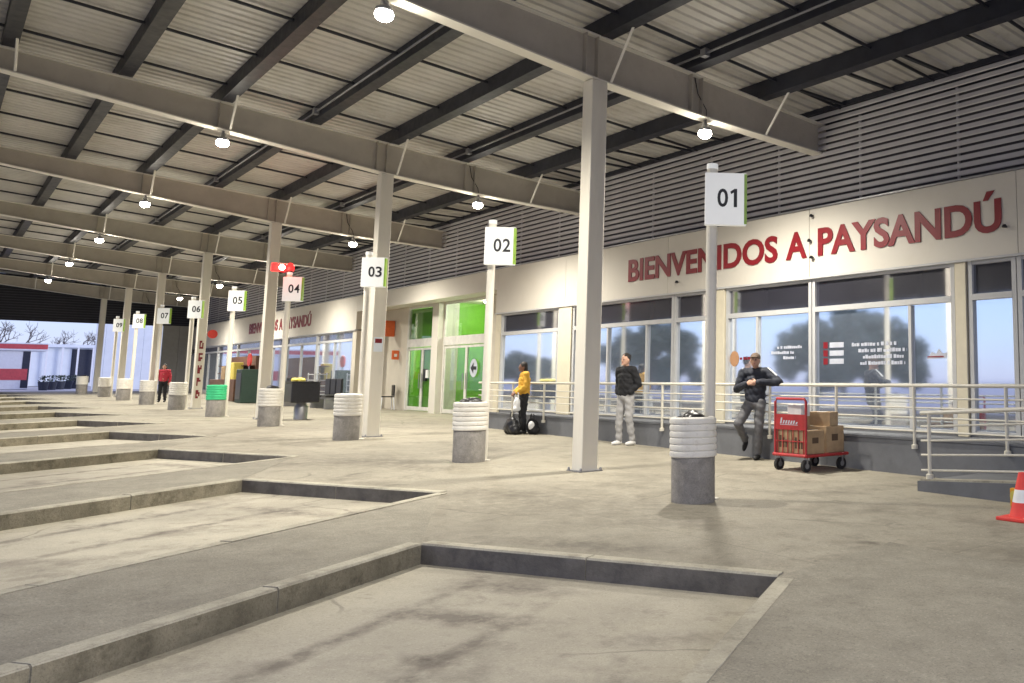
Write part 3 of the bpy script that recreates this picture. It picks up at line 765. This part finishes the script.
# post-mounted black bin near sign 04
X, Y = -26.6, 7.55
t = thing('post_bin', 'black open litter box on a grey post behind the 04 bin', 'litter bin', (X, Y, gz(X)))
MB().lathe([(.17, 0), (.17, .35), (.12, .42), (.12, .46)], seg=18).build('pedestal', 'metal_grey', t, True)
MB().bev(-.36, .36, -.36, .36, .46, 1.0, .03).build('bin_box', 'black_plastic', t)
MB().bev(-.37, .37, -.37, .37, 1.0, 1.04, .01).build('bin_rim', 'black_plastic', t)
b = MB(); rr = random.Random(3)
for k in range(7): b.ball((rr.uniform(-.2, .2), rr.uniform(-.25, .1), 1.07), (.1, .09, .07), 8, 5)
tag(b.build('crumpled_wrapping', 'yellow', None, True), 'crumpled yellow wrapping heaped on the black litter box', 'rubbish').location = (X, Y, gz(X))

# ------------------------------------------------------------------ luggage trolley with cartons
tx, tyy = -9.02, 9.02; tz0 = gz(tx)
t = thing('luggage_trolley', 'red flatbed luggage trolley loaded with cartons beside the leaning man', 'trolley', (tx, tyy, tz0))
fr = MB()
fr.box(-.33, .33, -.02, .86, .215, .245); fr.build('deck', 'red_paint', t)
e = MB()
for a, b in (((-.33, -.02), (.33, -.02)), ((-.33, .86), (.33, .86)), ((-.33, -.02), (-.33, .86)), ((.33, -.02), (.33, .86))): e.tube([(*a, .225), (*b, .225)], .022, 8)
e.build('deck_frame', 'red_paint', t, True)
MB().tube([(-.31, 0, .2), (-.31, 0, .98), (-.28, 0, 1.02), (.28, 0, 1.02), (.31, 0, .98), (.31, 0, .2)], .019, 8).build('push_handle', 'red_paint', t, True)
pn = MB().box(-.295, .295, -.012, .012, .58, .80).build('name_panel', 'red_paint', t)
mk = MB(); x = -.2; rr = random.Random(5)
for k in range(7):
    h = (.085, .05, .05, .05, .045, .05, .03)[k]; w = .03
    mk.add([(x, -.0145, .665), (x+w, -.0145, .665), (x+w+.02, -.0145, .665+h), (x+.02, -.0145, .665+h)], [(0, 1, 2, 3)]); x += .052
mk.box(-.2, .16, -.0145, -.0135, .648, .656)
mk.build('painted_name', 'vinyl_white', pn)
lt = MB()
for k in range(6): lt.tube([(-.26+.104*k, 0, .24), (-.26+.104*k, 0, .58)], .008, 6)
lt.tube([(-.3, 0, .42), (.3, 0, .42)], .008, 6); lt.build('lattice', 'red_paint', t, True)
for wx_, wy_ in ((-.27, .04), (.27, .04), (-.27, .78), (.27, .78)):
    w = MB(); w.tube([(wx_-.024, wy_, .085), (wx_+.024, wy_, .085)], .085, 18); wo_ = w.build('wheel', 'rubber', t, True)
    MB().tube([(wx_-.028, wy_, .085), (wx_+.028, wy_, .085)], .04, 12).build('hub', 'metal_grey', wo_, True)
    MB().box(wx_-.035, wx_+.035, wy_-.012, wy_+.012, .09, .214).build('fork', 'metal_grey', wo_)
def carton(x, y, z, w, d_, h, label, m='cardboard', rz=0.0, mark=True):
    t = thing('carton', label, 'carton', (tx+x, tyy+y, tz0+z), rz, 'cartons on the trolley')
    MB().bev(-w/2, w/2, -d_/2, d_/2, 0, h, .006).build('box_body', m, t)
    MB().box(-.025, .025, -d_/2-.001, d_/2+.001, h-.002, h+.0015).build('tape', 'paper' if m == 'cardboard' else 'cardboard', t)
    if mark:
        k = MB()
        for a in range(3): k.box(-w*.3+a*w*.2, -w*.16+a*w*.2, -d_/2-.0022, -d_/2-.0008, h*.22, h*.7-.03*a)
        k.box(w/2+.0008, w/2+.0022, -d_*.2, d_*.15, h*.45, h*.7)
        k.build('printed_mark', 'cardboard_print', t)['kind'] = 'stuff'
carton(-.155, .20, .246, .30, .36, .36, 'brown carton with dark print at the handle end of the trolley')
carton(.16, .20, .246, .30, .36, .33, 'brown carton beside the handle bars, low on the trolley')
carton(.0, .62, .246, .58, .40, .38, 'wide brown carton at the tail of the trolley', rz=.05)
carton(-.10, .22, .607, .30, .26, .16, 'brown carton stacked on the handle end cartons behind the red panel', rz=-.08, mark=False)
carton(-.06, .23, .768, .26, .20, .17, 'white carton on top of the trolley stack', 'paper', .1, False)
carton(.08, .60, .627, .36, .28, .20, 'small flat brown carton on the tail carton', rz=.3, mark=False)

# ------------------------------------------------------------------ traffic cone and amber reflector lamp
cx, cy = -4.57, 7.74
t = thing('traffic_cone', 'red traffic cone with a white band by the low ramp', 'cone', (cx, cy, gz(cx)))
MB().bev(-.19, .19, -.19, .19, 0, .035, .01).build('cone_base', 'cone_red', t)
MB().lathe([(.135, .033), (.128, .05), (.100, .17)], seg=24, cap=False).build('cone_skirt', 'cone_red', t, True)
MB().lathe([(.1005, .17), (.075, .29)], seg=24, cap=False).build('white_band', 'cone_white', t, True)
MB().lathe([(.0745, .29), (.04, .43), (.035, .45), (.02, .452), (.018, .40)], seg=24).build('cone_tip', 'cone_red', t, True)
t = thing('hazard_lamp', 'amber hazard lamp standing at the ramp edge behind the cone', 'lamp', (-5.06, 8.42, gz(-5.06)))
MB().bev(-.05, .05, -.03, .03, 0, .20, .012).build('lamp_body', 'amber', t)
MB().prism([(.04*math.cos(a*math.pi/8), .12+.055*math.sin(a*math.pi/8)) for a in range(16)], 'y', -.042, -.031).build('lamp_lens', 'yellow', t)

# ------------------------------------------------------------------ things by the entrance
hb = thing('hose_cabinet', 'orange-red box projecting from the wall beside the green doors', 'cabinet', (-32.35, YD-.03, 0))
MB().bev(-.07, .07, -.50, -.02, 2.93, 3.50, .015).build('cabinet_body', 'orange_box', hb)
MB().box(.071, .082, -.44, -.08, 2.99, 3.44).build('cabinet_door', 'orange_box', hb)
MB().box(-.03, .03, -.02, .0, 3.1, 3.3).build('bracket', 'metal_grey', hb)
pn = thing('wall_plate', 'small red plate on the wall below the orange-red box', 'sign', (-31.85, YD-.03, 0))
MB().bev(-.03, .03, -.24, -.0, 2.10, 2.42, .008).build('plate', 'orange_box', pn)
MB().box(.031, .035, -.17, -.07, 2.2, 2.3).build('plate_mark', 'paper', pn)
chx, chy = -31.75, 11.75
t = thing('plastic_chair', 'black seat chair with pale legs against the entrance wall', 'chair', (chx, chy, gz(chx)), rad(-100))
MB().bev(-.22, .22, -.22, .22, .43, .47, .015).build('seat', 'black_plastic', t)
MB().bev(-.22, -.18, -.22, .22, .48, .86, .015).build('backrest', 'black_plastic', t)
for a in (-1, 1):
    for b in (-1, 1): MB().tube([(.19*a, .19*b, .43), (.22*a, .22*b, 0)], .018, 8).build('leg', 'outside_white', t, True)

# ------------------------------------------------------------------ stalls and seats by the far windows
X, Y = -35.6, 10.6
t = thing('display_rack', 'white wire display rack with shelves by the far windows', 'rack', (X, Y, gz(X)))
for a in (-.4, .4):
    for b in (-.2, .2): MB().tube([(a, b, 0), (a, b, 1.25)], .018, 6).build('upright', 'frame_white', t)
for k in range(6): MB().box(-.42, .42, -.22, .22, .12+.21*k, .15+.21*k).build('shelf', 'frame_white', t)
def bench(X, Y, label, n=3):
    t = thing('waiting_bench', label, 'bench', (X, Y, gz(X)), 0, 'black waiting benches')
    for k in range(n):
        x = -.6*(n-1)/2+.6*k
        MB().bev(x-.26, x+.26, -.25, .25, .40, .48, .03).build('seat', 'black_plastic', t)
        MB().bev(x-.26, x+.26, .23, .31, .48, 1.05, .03).build('backrest', 'black_plastic', t)
    MB().box(-.3*n, .3*n, -.03, .03, .34, .40).build('bar', 'metal_grey', t)
    for x in (-.3*n+.15, .3*n-.15): MB().box(x-.03, x+.03, -.25, .28, 0, .34).build('leg', 'metal_grey', t)
bench(-33.6, 10.3, 'black waiting bench beside the wire rack near the second column')
bench(-36.9, 9.9, 'black waiting bench between the rack and the black litter box')
X, Y = -44.2, 9.7
t = thing('market_kiosk', 'brown wooden kiosk with stacked shelves by the far windows', 'kiosk', (X, Y, gz(X)))
MB().bev(-2.2, 2.2, -.4, .5, 0, .9, .02).build('counter', 'wood_brown', t)
MB().box(-2.2, 2.2, .35, .5, .9, 1.9).build('back_panel', 'wood_brown', t)
for k in range(2): MB().box(-2.15, 2.15, -.1, .34, 1.15+.32*k, 1.18+.32*k).build('shelf', 'wood_brown', t)
for k, (m, lab) in enumerate((('cardboard', 'tan goods box on the kiosk beside the wooden end'), ('paper', 'pale goods box in the middle of the kiosk counter'), ('yellow', 'yellow goods box on the kiosk counter'))):
    g_ = MB().bev(-.4+.8*k, .2+.8*k, -.35, 0, .901, 1.45+.08*k, .02).build('goods_box', m); g_.location = (X, Y, gz(X)); tag(g_, lab, 'box', 'goods on the kiosk')
X, Y = -40.6, 9.5
t = thing('vending_cabinet', 'tall dark green vending cabinet beside the brown kiosk', 'cabinet', (X, Y, gz(X)))
MB().bev(-.45, .45, -.35, .35, 0, 1.35, .03).build('cabinet_body', 'dark_green', t)
MB().box(-.38, .38, -.362, -.351, .15, 1.2).build('cabinet_door', 'black_plastic', t)
t = thing('round_red_sign', 'round red sign standing on the dark cabinet', 'sign', (X-.05, Y, gz(X)+1.35))
MB().tube([(0, 0, 0), (0, 0, .15)], .03, 8).build('stem', 'metal_grey', t)
MB().prism([(.26*math.cos(a*math.pi/10), .38+.26*math.sin(a*math.pi/10)) for a in range(20)], 'y', -.03, .03).build('disc', 'cone_red', t)
X = X1-DX
t = thing('column_notice', 'small faded notice pasted on the column next to sign 03', 'notice', (X, YC, gz(X)))
MB().box(.002, .006, .04, .22, 1.75, 2.05).build('notice_sheet', 'pale_panel', t)
MB().box(.007, .009, .06, .20, 1.93, 2.02).build('notice_heading', 'letter_red', t)
# red vertical lettering panel and round sign on the fourth column
X = X1-3*DX
t = thing('column_banner', 'vertical strip of red painted marks on the fourth column', 'banner', (X, YC, gz(X)))
rr = random.Random(12)
for k in range(5):
    z = .35+.42*k; m = MB(); n_ = 0
    for r_ in range(4):
        for c_ in range(3):
            if c_ == 0 or rr.random() < .55: m.box(.003, .008, .07+.04*c_, .11+.04*c_-.001, z+.07*r_, z+.07*r_+.069); n_ += 1
    m.build('painted_mark', 'letter_red', t)['kind'] = 'stuff'
t = thing('column_sign', 'round red sign fixed to the side of the fourth column', 'sign', (X, YC+CW, gz(X)+2.55))
MB().prism([(.18+.15*math.cos(a*math.pi/9), .15*math.sin(a*math.pi/9)) for a in range(18)], 'x', -.06, -.02).build('disc', 'cone_red', t)
MB().box(-.05, -.03, 0, .06, -.03, .03).build('bracket', 'metal_grey', t)

# ------------------------------------------------------------------ people
def skin_mesh(mb, voxel, it=3):
    me = mb.mesh('tmp'); o = bpy.data.objects.new('tmp', me)
    r_ = o.modifiers.new('r', 'REMESH'); r_.mode = 'VOXEL'; r_.voxel_size = voxel
    s_ = o.modifiers.new('s', 'SMOOTH'); s_.factor = .5; s_.iterations = it
    out = eval_mesh(o)
    bpy.data.objects.remove(o); bpy.data.meshes.remove(me)
    out.polygons.foreach_set('use_smooth', [True]*len(out.polygons)); return out
def limb(mb, pts, rs):
    for i in range(len(pts)-1):
        a, b = Vector(pts[i]), Vector(pts[i+1]); n = 5
        mb.tube([a.lerp(b, k/n) for k in range(n+1)], [rs[i]+(rs[i+1]-rs[i])*k/n for k in range(n+1)], 12)
    for p, r_ in zip(pts, rs): mb.ball(p, r_, 12, 8)
def hand(mb, wrist, dirv, side, curl=.4, palm=None):
    d_ = Vector(dirv).normalized(); n = Vector(palm if palm else (0, 0, -1)); n = (n-d_*n.dot(d_)).normalized(); a = d_.cross(n)
    w = Vector(wrist); mb.ball((0, 0, 0), (.045, .038, .018), 10, 7, Matrix((tuple((d_).to_tuple()), a.to_tuple(), n.to_tuple())).transposed().to_4x4() if False else Matrix.Translation(w+d_*.05) @ Matrix((d_, a, n)).transposed().to_4x4())
    for k, (off, ln) in enumerate(((-.028, .062), (-.010, .072), (.010, .067), (.028, .052))):
        p0 = w+d_*.08+a*off; p1 = p0+(d_*math.cos(curl)+n*math.sin(curl))*ln*.55; p2 = p1+(d_*math.cos(curl*2.2)+n*math.sin(curl*2.2))*ln*.5
        limb(mb, [p0, p1, p2], [.0095, .009, .0075])
    p0 = w+d_*.02-a*side*.03; p1 = p0+(d_*.6-a*side*.7+n*.3).normalized()*.04; p2 = p1+(d_*.9+n*.3).normalized()*.03
    limb(mb, [p0, p1, p2], [.012, .0105, .009])
BASE = dict(pelvis=(0, 0, .95), chest=(0, 0, 1.27), neck=(.0, 0, 1.46), head=(.025, 0, 1.615),
            shR=(0, -.185, 1.41), elR=(-.03, -.25, 1.13), wrR=(.05, -.24, .90), shL=(0, .185, 1.41), elL=(-.03, .25, 1.13), wrL=(.05, .24, .90),
            hipR=(0, -.09, .93), knR=(.03, -.10, .50), anR=(0, -.11, .085), hipL=(0, .09, .93), knL=(.03, .10, .50), anL=(0, .11, .085))
def person(name_label, loc, ang, pose, jacket, trousers, shoe, skin='skin', head='hair', H=1.0, hands=True, handd=None, hood=None, footdir=None, bulk=1.0):
    P = {k: Vector(v) for k, v in BASE.items()}; P.update({k: Vector(v) for k, v in pose.items()})
    t = thing('person', name_label, 'person', loc, ang); t.scale = (H,)*3
    hd = handd or {}
    b = MB()
    # one continuous body
    limb(b, [P['pelvis'], P['chest'], P['neck']], [.12, .13, .06]); limb(b, [P['neck'], P['head']-Vector((.02, 0, .06))], [.055, .052])
    limb(b, [P['shR'], P['neck']-Vector((0, 0, .05)), P['shL']], [.06, .06, .06])
    h = P['head']
    b.ball(h, (.092, .076, .115)); b.ball(h+Vector((.03, 0, -.06)), (.06, .055, .055)); b.ball(h+Vector((.095, 0, -.015)), (.018, .013, .022), 8, 6); b.ball(h+Vector((.085, 0, -.09)), (.02, .025, .02), 8, 6)
    for s_ in (-1, 1): b.ball(h+Vector((-.005, .078*s_, -.01)), (.02, .012, .032), 8, 6)
    for s_, q in ((-1, 'R'), (1, 'L')):
        limb(b, [P['sh'+q], P['el'+q], P['wr'+q]], [.05, .042, .028])
        limb(b, [P['hip'+q], P['kn'+q], P['an'+q]], [.08, .055, .04])
        if hands: dv = hd.get(q, (P['wr'+q]-P['el'+q])); hand(b, P['wr'+q], dv, s_, .5, hd.get('n'+q))
    me = skin_mesh(b, .0085, 2); me.materials.append(MATS[skin]); link('body', me, t)
    for s_ in (-1, 1):
        e = MB().ball(h+Vector((.080, .032*s_, .008)), (.012, .014, .008), 8, 6).build('eye', 'black_ink', t, True)
    MB().tube([h+Vector((.083, -.022, -.058)), h+Vector((.092, 0, -.057)), h+Vector((.083, .022, -.058))], .004, 5).build('mouth', 'letter_red', t)
    # hair or cap
    hm = MB()
    if head == 'hair':
        rr = random.Random(len(name_label))
        hm.ball(h+Vector((-.030, 0, .032)), (.088, .083, .096))
        for k in range(16):
            a = rr.uniform(0, 6.28); q = rr.uniform(.2, 1)
            hm.ball(h+Vector((-.03+.085*q*math.cos(a), .072*q*math.sin(a), .080+.045*(1-q))), .026, 8, 6)
        me = skin_mesh(hm, .011, 2); me.materials.append(MATS['hair']); link('hair', me, t)
    elif head == 'cap':
        hm.ball(h+Vector((-.015, 0, .05)), (.10, .085, .08)); hm.ball(h+Vector((.10, 0, .055)), (.075, .07, .012))
        me = skin_mesh(hm, .010, 2); me.materials.append(MATS['cap_brown']); link('cap', me, t)
    elif head == 'long':
        hm.ball(h+Vector((-.02, 0, .03)), (.10, .09, .105)); hm.ball(h+Vector((-.06, 0, -.08)), (.06, .10, .13))
        me = skin_mesh(hm, .011, 2); me.materials.append(MATS['hair']); link('hair', me, t)
    # jacket
    j = MB(); B_ = bulk
    pel, ch = P['pelvis'], P['chest']
    for k in range(7):
        f = k/6; c = pel.lerp(ch, f)+Vector((0, 0, .02)); j.ball(c, ((.125+.012*f)*B_, (.165+.02*f)*B_, .10), 14, 9)
    limb(j, [P['shR'], ch+Vector((0, 0, .12)), P['shL']], [.078*B_, .11*B_, .078*B_])
    j.ball(P['neck']-Vector((0, 0, .02)), (.075, .085, .06))
    for q in 'RL':
        w = P['el'+q].lerp(P['wr'+q], .93); limb(j, [P['sh'+q], P['el'+q], w], [.075*B_, .062*B_, .050*B_])
    jm = skin_mesh(j, .013, 3)
    # fabric folds
    for v in jm.vertices:
        n_ = math.sin(v.co.z*55+v.co.y*31)*math.sin(v.co.y*40+v.co.x*37); v.co += v.normal*(n_*.006+math.sin(v.co.z*21+v.co.x*17+2*math.sin(v.co.y*9))*.004)
    jm.materials.append(MATS[jacket]); link('jacket', jm, t)
    # trousers
    k_ = MB(); k_.ball(pel-Vector((0, 0, .03)), (.12, .155, .11))
    for q in 'RL':
        c = P['an'+q]+(P['kn'+q]-P['an'+q])*.06; limb(k_, [P['hip'+q]-Vector((0, 0, .02)), P['kn'+q], c], [.098, .074, .062])
    km = skin_mesh(k_, .013, 3)
    for v in km.vertices:
        n_ = math.sin(v.co.z*48+v.co.y*20)*math.sin(v.co.x*45+1); v.co += v.normal*(n_*.006+math.sin(v.co.z*21+v.co.x*17+2*math.sin(v.co.y*9))*.004)
    km.materials.append(MATS[trousers]); link('trousers', km, t)
    for q in 'RL':
        sh = MB(); a = P['an'+q]; fd = Vector((footdir or {}).get(q, (1, 0, -.28))).normalized()
        tipd = fd
        sh.ball(a+Vector((0, 0, -.02)), (.055, .045, .06), 10, 7); limb(sh, [a+Vector((-.03, 0, -.042)), a+tipd*.10+Vector((0, 0, -.02)), a+tipd*.17+Vector((0, 0, -.005))], [.042, .044, .032])
        sm = skin_mesh(sh, .012, 2)
        if abs(fd.z) < .5:
            zmin = a.z-.085
            for v in sm.vertices: v.co.z = max(v.co.z, zmin)
        sm.materials.append(MATS[shoe]); link('shoe', sm, t)
    return t
# man leaning back on the railing, hands together, one foot against the wall
mx, my = -10.60, 9.78
man = person('man in dark striped jacket and cap leaning on the railing beside the trolley', (mx, my, gz(mx)), rad(-58),
    dict(pelvis=(-.02, 0, .93), chest=(-.05, 0, 1.25), neck=(-.05, 0, 1.44), head=(-.01, 0, 1.59), shR=(-.05, -.185, 1.39), shL=(-.05, .19, 1.395),
         elR=(.02, -.30, 1.12), wrR=(.24, -.07, 1.215), elL=(.05, .42, 1.235), wrL=(.25, .10, 1.235),
         hipR=(0, -.09, .91), knR=(.20, -.22, .57), anR=(-.13, -.19, .30), knL=(.04, .08, .49), anL=(.02, .06, .085)),
    'navy_cloth', 'dark_grey_cloth', 'rubber', head='cap', handd=dict(R=(.4, .9, .1), L=(.4, -.9, .0), nR=(-.8, .3, -.3), nL=(-.8, -.3, -.3)), footdir=dict(R=(.55, 0, -.84)), bulk=1.05)
# white shoulder stripes as slim bands lying on the sleeves
for s_, sh, el in ((-1, (-.05, -.185, 1.39), (.02, -.30, 1.12)), (1, (-.05, .19, 1.395), (.05, .42, 1.235))):
    a, b = Vector(sh), Vector(el); off = Vector((.02, s_*.02, .078))
    MB().tube([a+off*1.0, a.lerp(b, .35)+off*.98, a.lerp(b, .75)+off*.88], .013, 6).build('sleeve_stripe', 'white_cloth', man, True)
# young man standing with hands in his pockets
mx, my = -14.2, 9.74
person('man in black jacket and light grey trousers standing hands in pockets at the walkway wall', (mx, my, gz(mx)), rad(-78),
    dict(head=(.035, .0, 1.612), elR=(-.07, -.265, 1.15), wrR=(.07, -.155, .985), elL=(-.07, .265, 1.15), wrL=(.07, .155, .985),
         knR=(.05, -.11, .50), anR=(.03, -.13, .085), knL=(.02, .11, .50), anL=(-.06, .14, .085)),
    'black_cloth', 'grey_cloth', 'shoe_white', hands=False, bulk=1.06)
# person in yellow jacket with a white bag
mx, my = -18.15, 9.72
person('person in mustard yellow jacket holding a white bag above two bundles', (mx, my, gz(mx)), rad(-105),
    dict(head=(.05, 0, 1.60), elR=(.02, -.26, 1.13), wrR=(.20, -.12, 1.0), elL=(.02, .26, 1.13), wrL=(.20, .10, .98)),
    'yellow_cloth', 'black_cloth', 'rubber', 'skin_dark', 'long', H=.92, bulk=1.05)
# distant person in red by the end bins
person('distant person in red and black coat near the end of the platform', (-42.9, 7.0, gz(-42.9)), rad(-20), dict(), 'red_cloth', 'black_cloth', 'rubber', head='long', H=.88)

def soft_bag(name, label, loc, balls, m, extra=None):
    t = thing(name, label, 'bag', loc)
    b = MB()
    for c, r_ in balls: b.ball(c, r_)
    me = skin_mesh(b, .015, 3)
    rr = random.Random(len(label))
    for v in me.vertices: v.co += v.normal*(math.sin(v.co.x*38+rr.random()*.3)*math.sin(v.co.z*33)*.007)
    me.materials.append(MATS[m]); link('bag_body', me, t)
    MB().tube([(-.08, 0, balls[0][0][2]+balls[0][1][2]*.85), (-.06, 0, balls[0][0][2]+balls[0][1][2]+.09), (.06, 0, balls[0][0][2]+balls[0][1][2]+.09), (.08, 0, balls[0][0][2]+balls[0][1][2]*.85)], .012, 6).build('handle', m, t, True)
    return t
soft_bag('duffel_bag', 'black stuffed bag on the floor in front of the yellow jacket', (-18.05, 9.40, gz(-18.05)), [((0, 0, .19), (.17, .14, .20)), ((-.10, 0, .13), (.16, .13, .14)), ((.12, 0, .11), (.12, .12, .12))], 'black_plastic')
soft_bag('striped_bundle', 'dark bundle with a pale patch beside the black stuffed bag', (-17.85, 9.78, gz(-17.85)), [((0, 0, .17), (.14, .14, .18)), ((.10, 0, .10), (.13, .12, .11))], 'black_cloth')
bp = MB().ball((-17.74, 9.70, gz(-18)+.19), (.07, .07, .10)); tag(bp.build('white_sack', 'white_cloth', None, True), 'small white sack leaning on the dark bundle', 'bag')
soft_bag('white_bag', 'white plastic bag held by the person in yellow', (-18.06, 9.50, gz(-18)+.50), [((0, 0, .14), (.10, .07, .17)), ((0, 0, .06), (.10, .08, .08))], 'white_cloth')

# ------------------------------------------------------------------ beyond the canopy
def at(x): return gz(x)-.16
t = thing('end_wall', 'beige panelled wall closing the platform end beside the building', 'wall', (-61.2, 0, 0))
for k in range(3): MB().bev(-.08, .08, 9.75+.8*k+.005, 9.75+.8*k+.795, .3, 4.49, .008).build('wall_panel', 'wall_end', t)
t = thing('screen_wall', 'tall pale blue-white metal screen beyond the last columns', 'screen', (-77, 0, at(-77)))
for k in range(7): MB().bev(-.06, .06, 8.4+.55*k+.01, 8.4+.55*k+.54, .0, 4.9, .01).build('screen_panel', 'pale_panel', t)
MB().box(-.08, .08, 8.35, 12.3, 4.9, 5.02).build('screen_rail', 'outside_white', t)
t = thing('service_kiosk', 'low white kiosk with two red bands outside the canopy end', 'kiosk', (-78, 1.6, at(-78)))
MB().bev(-1.5, 1.5, -3.2, 3.4, 0, 2.55, .03).build('kiosk_wall', 'outside_white', t)
MB().bev(-1.7, 1.7, -3.4, 4.25, 2.55, 2.66, .03).build('roof_edge', 'outside_white', t)
MB().bev(-1.68, 1.68, -3.38, 4.23, 2.661, 2.98, .03).build('roof_band', 'outside_red', t)
MB().bev(-1.7, 1.7, -3.4, 4.25, 2.981, 3.06, .02).build('roof_edge', 'outside_white', t)
MB().box(1.5, 1.53, -3.1, 3.3, .62, 1.35).build('lower_band', 'outside_red', t)
MB().box(1.5, 1.52, 3.0, 3.38, .1, 2.5).build('corner_post', 'outside_dark', t)
t = thing('white_shed', 'long white shed with narrow posts behind the end of the platform', 'building', (-90, 8.0, at(-90)))
MB().bev(-2, 2, -3.4, 4.5, 0, 3.0, .03).build('shed_wall', 'pale_panel', t)
MB().bev(-2.4, 2.4, -3.6, 4.7, 3.0, 3.25, .03).build('shed_roof', 'pale_panel', t)
MB().box(2.0, 2.03, 0.2, 1.6, .3, 2.9).build('shed_door', 'outside_dark', t)
for k in range(8): MB().box(2.25, 2.38, -3.3+.95*k, -3.18+.95*k, 0, 3.0).build('post', 'outside_white', t)
for k in range(5):
    X, Y = -74.0-1.5*k, 5.6+.55*k
    t = thing('concrete_planter', 'dark planter tub outside the platform end, number %s from the kiosk' % ['one', 'two', 'three', 'four', 'five'][k], 'planter', (X, Y, at(X)))
    MB().lathe([(.22, 0), (.3, .55), (.27, .55), (.26, .5)], seg=14).build('tub', 'outside_dark', t, True)
    b = MB(); rr = random.Random(k)
    for q in range(60):
        a = rr.uniform(0, 6.28); r_ = rr.uniform(0, .3); c = Vector((r_*math.cos(a), r_*math.sin(a), .55+rr.uniform(0, .4))); s_ = .09
        e1 = Vector((rr.uniform(-1, 1), rr.uniform(-1, 1), rr.uniform(-1, 1))).normalized()*s_; e2 = e1.cross(Vector((rr.uniform(-1, 1), rr.uniform(-1, 1), 1))).normalized()*s_*.5
        b.add([c-e1, c-e2, c+e1, c+e2], [(0, 1, 2, 3)])
    b.build('foliage', 'leaf', t, fix=False)

# trees: bare ones past the canopy end, leafy ones across the road (seen in the windows)
def branch(mb, p, d_, ln, r_, depth, rr, tips):
    q = p+d_*ln; mid = p+d_*ln*.5+Vector((rr.uniform(-1, 1), rr.uniform(-1, 1), rr.uniform(-.5, .5)))*ln*.06
    mb.tube([p, mid, q], [r_, r_*.85, r_*.68], 6 if depth > 1 else 4)
    if depth == 0: tips.append(q); return
    for k in range(rr.choice((2, 3, 3))):
        n_ = Vector((rr.uniform(-1, 1), rr.uniform(-1, 1), rr.uniform(-.25, .8))).normalized()
        branch(mb, p+d_*ln*rr.uniform(.7, 1), (d_*.75+n_*.75).normalized(), ln*rr.uniform(.6, .82), r_*.62, depth-1, rr, tips)
def bare_tree(loc, h, seed, label):
    rr = random.Random(seed); t = thing('bare_tree', label, 'tree', loc, 0, 'bare trees past the platform end'); m = MB(); tips = []
    branch(m, Vector((0, 0, -.2)), Vector((0, 0, 1)), h*.26, h*.016, 5, rr, tips); m.build('trunk', 'bark', t)
    return t
for k, (X, Y, h, lab) in enumerate(((-100, 4.6, 9.0, 'bare branched tree above the red kiosk roof'), (-106, 7.6, 8.4, 'bare branched tree between the kiosk and the white shed'), (-110, 10.6, 9.0, 'bare branched tree rising over the white shed roof'))):
    bare_tree((X, Y, at(X)), h, 11+k, lab)
def leafy_tree(loc, rx, rz_, trunk, n, seed, label):
    rr = random.Random(seed); t = thing('leafy_tree', label, 'tree', loc, 0, 'dark trees across the road mirrored in the windows'); m = MB()
    m.tube([(0, 0, -.2), (.1, 0, trunk*.6), (0, .1, trunk+rz_*.5)], [.32, .26, .14], 8)
    for k in range(7):
        a = k*.9; m.tube([(0, 0, trunk*.7), (math.cos(a)*rx*.35, math.sin(a)*rx*.3, trunk+rz_*.3), (math.cos(a)*rx*.7, math.sin(a)*rx*.5, trunk+rz_*.6)], [.14, .09, .04], 6)
    m.build('trunk', 'bark', t)
    b = MB(); cl = []
    for k in range(38):
        a = rr.uniform(0, 6.283); q = math.sqrt(rr.random()); ph = rr.uniform(.05, 1)
        cl.append((Vector((math.cos(a)*q*rx*math.cos(ph*.9), math.sin(a)*q*rx*.7*math.cos(ph*.9), trunk+rz_*math.sin(ph*1.35)*(1.05-.35*q))), rr.uniform(.75, 1.35)*rx*.16))
    for k in range(n):
        c, r_ = rr.choice(cl); v = Vector((rr.gauss(0, 1), rr.gauss(0, 1), rr.gauss(0, .8))).normalized()*r_*rr.uniform(.5, 1.1); p = c+v; s_ = rr.uniform(.16, .34)
        e1 = Vector((rr.uniform(-1, 1), rr.uniform(-1, 1), rr.uniform(-1, 1))).normalized()*s_; e2 = e1.cross(Vector((rr.uniform(-1, 1), rr.uniform(-1, 1), rr.uniform(-1, 1)))).normalized()*s_*.6
        b.add([p-e1, p-e2, p+e1, p+e2], [(0, 1, 2, 3)])
    b.build('crown', 'leaf', t, fix=False)
leafy_tree((-43.5, -26.3, at(-43)), 7.0, 5.4, .7, 15000, 1, 'broad dark round tree across the road, mirrored behind the trolley')
leafy_tree((-67.5, -26.3, at(-67)), 6.0, 5.4, .7, 13000, 2, 'dark round tree across the road, mirrored beside the standing man')
leafy_tree((-92.0, -26.3, at(-92)), 5.0, 2.6, .5, 8000, 3, 'low dark tree across the road, mirrored behind the yellow jacket')
leafy_tree((-14.0, -30.0, at(-14)), 6.0, 4.4, .9, 8000, 4, 'dark round tree across the road past the camera side')

bpy.data.scenes.remove(SCR)
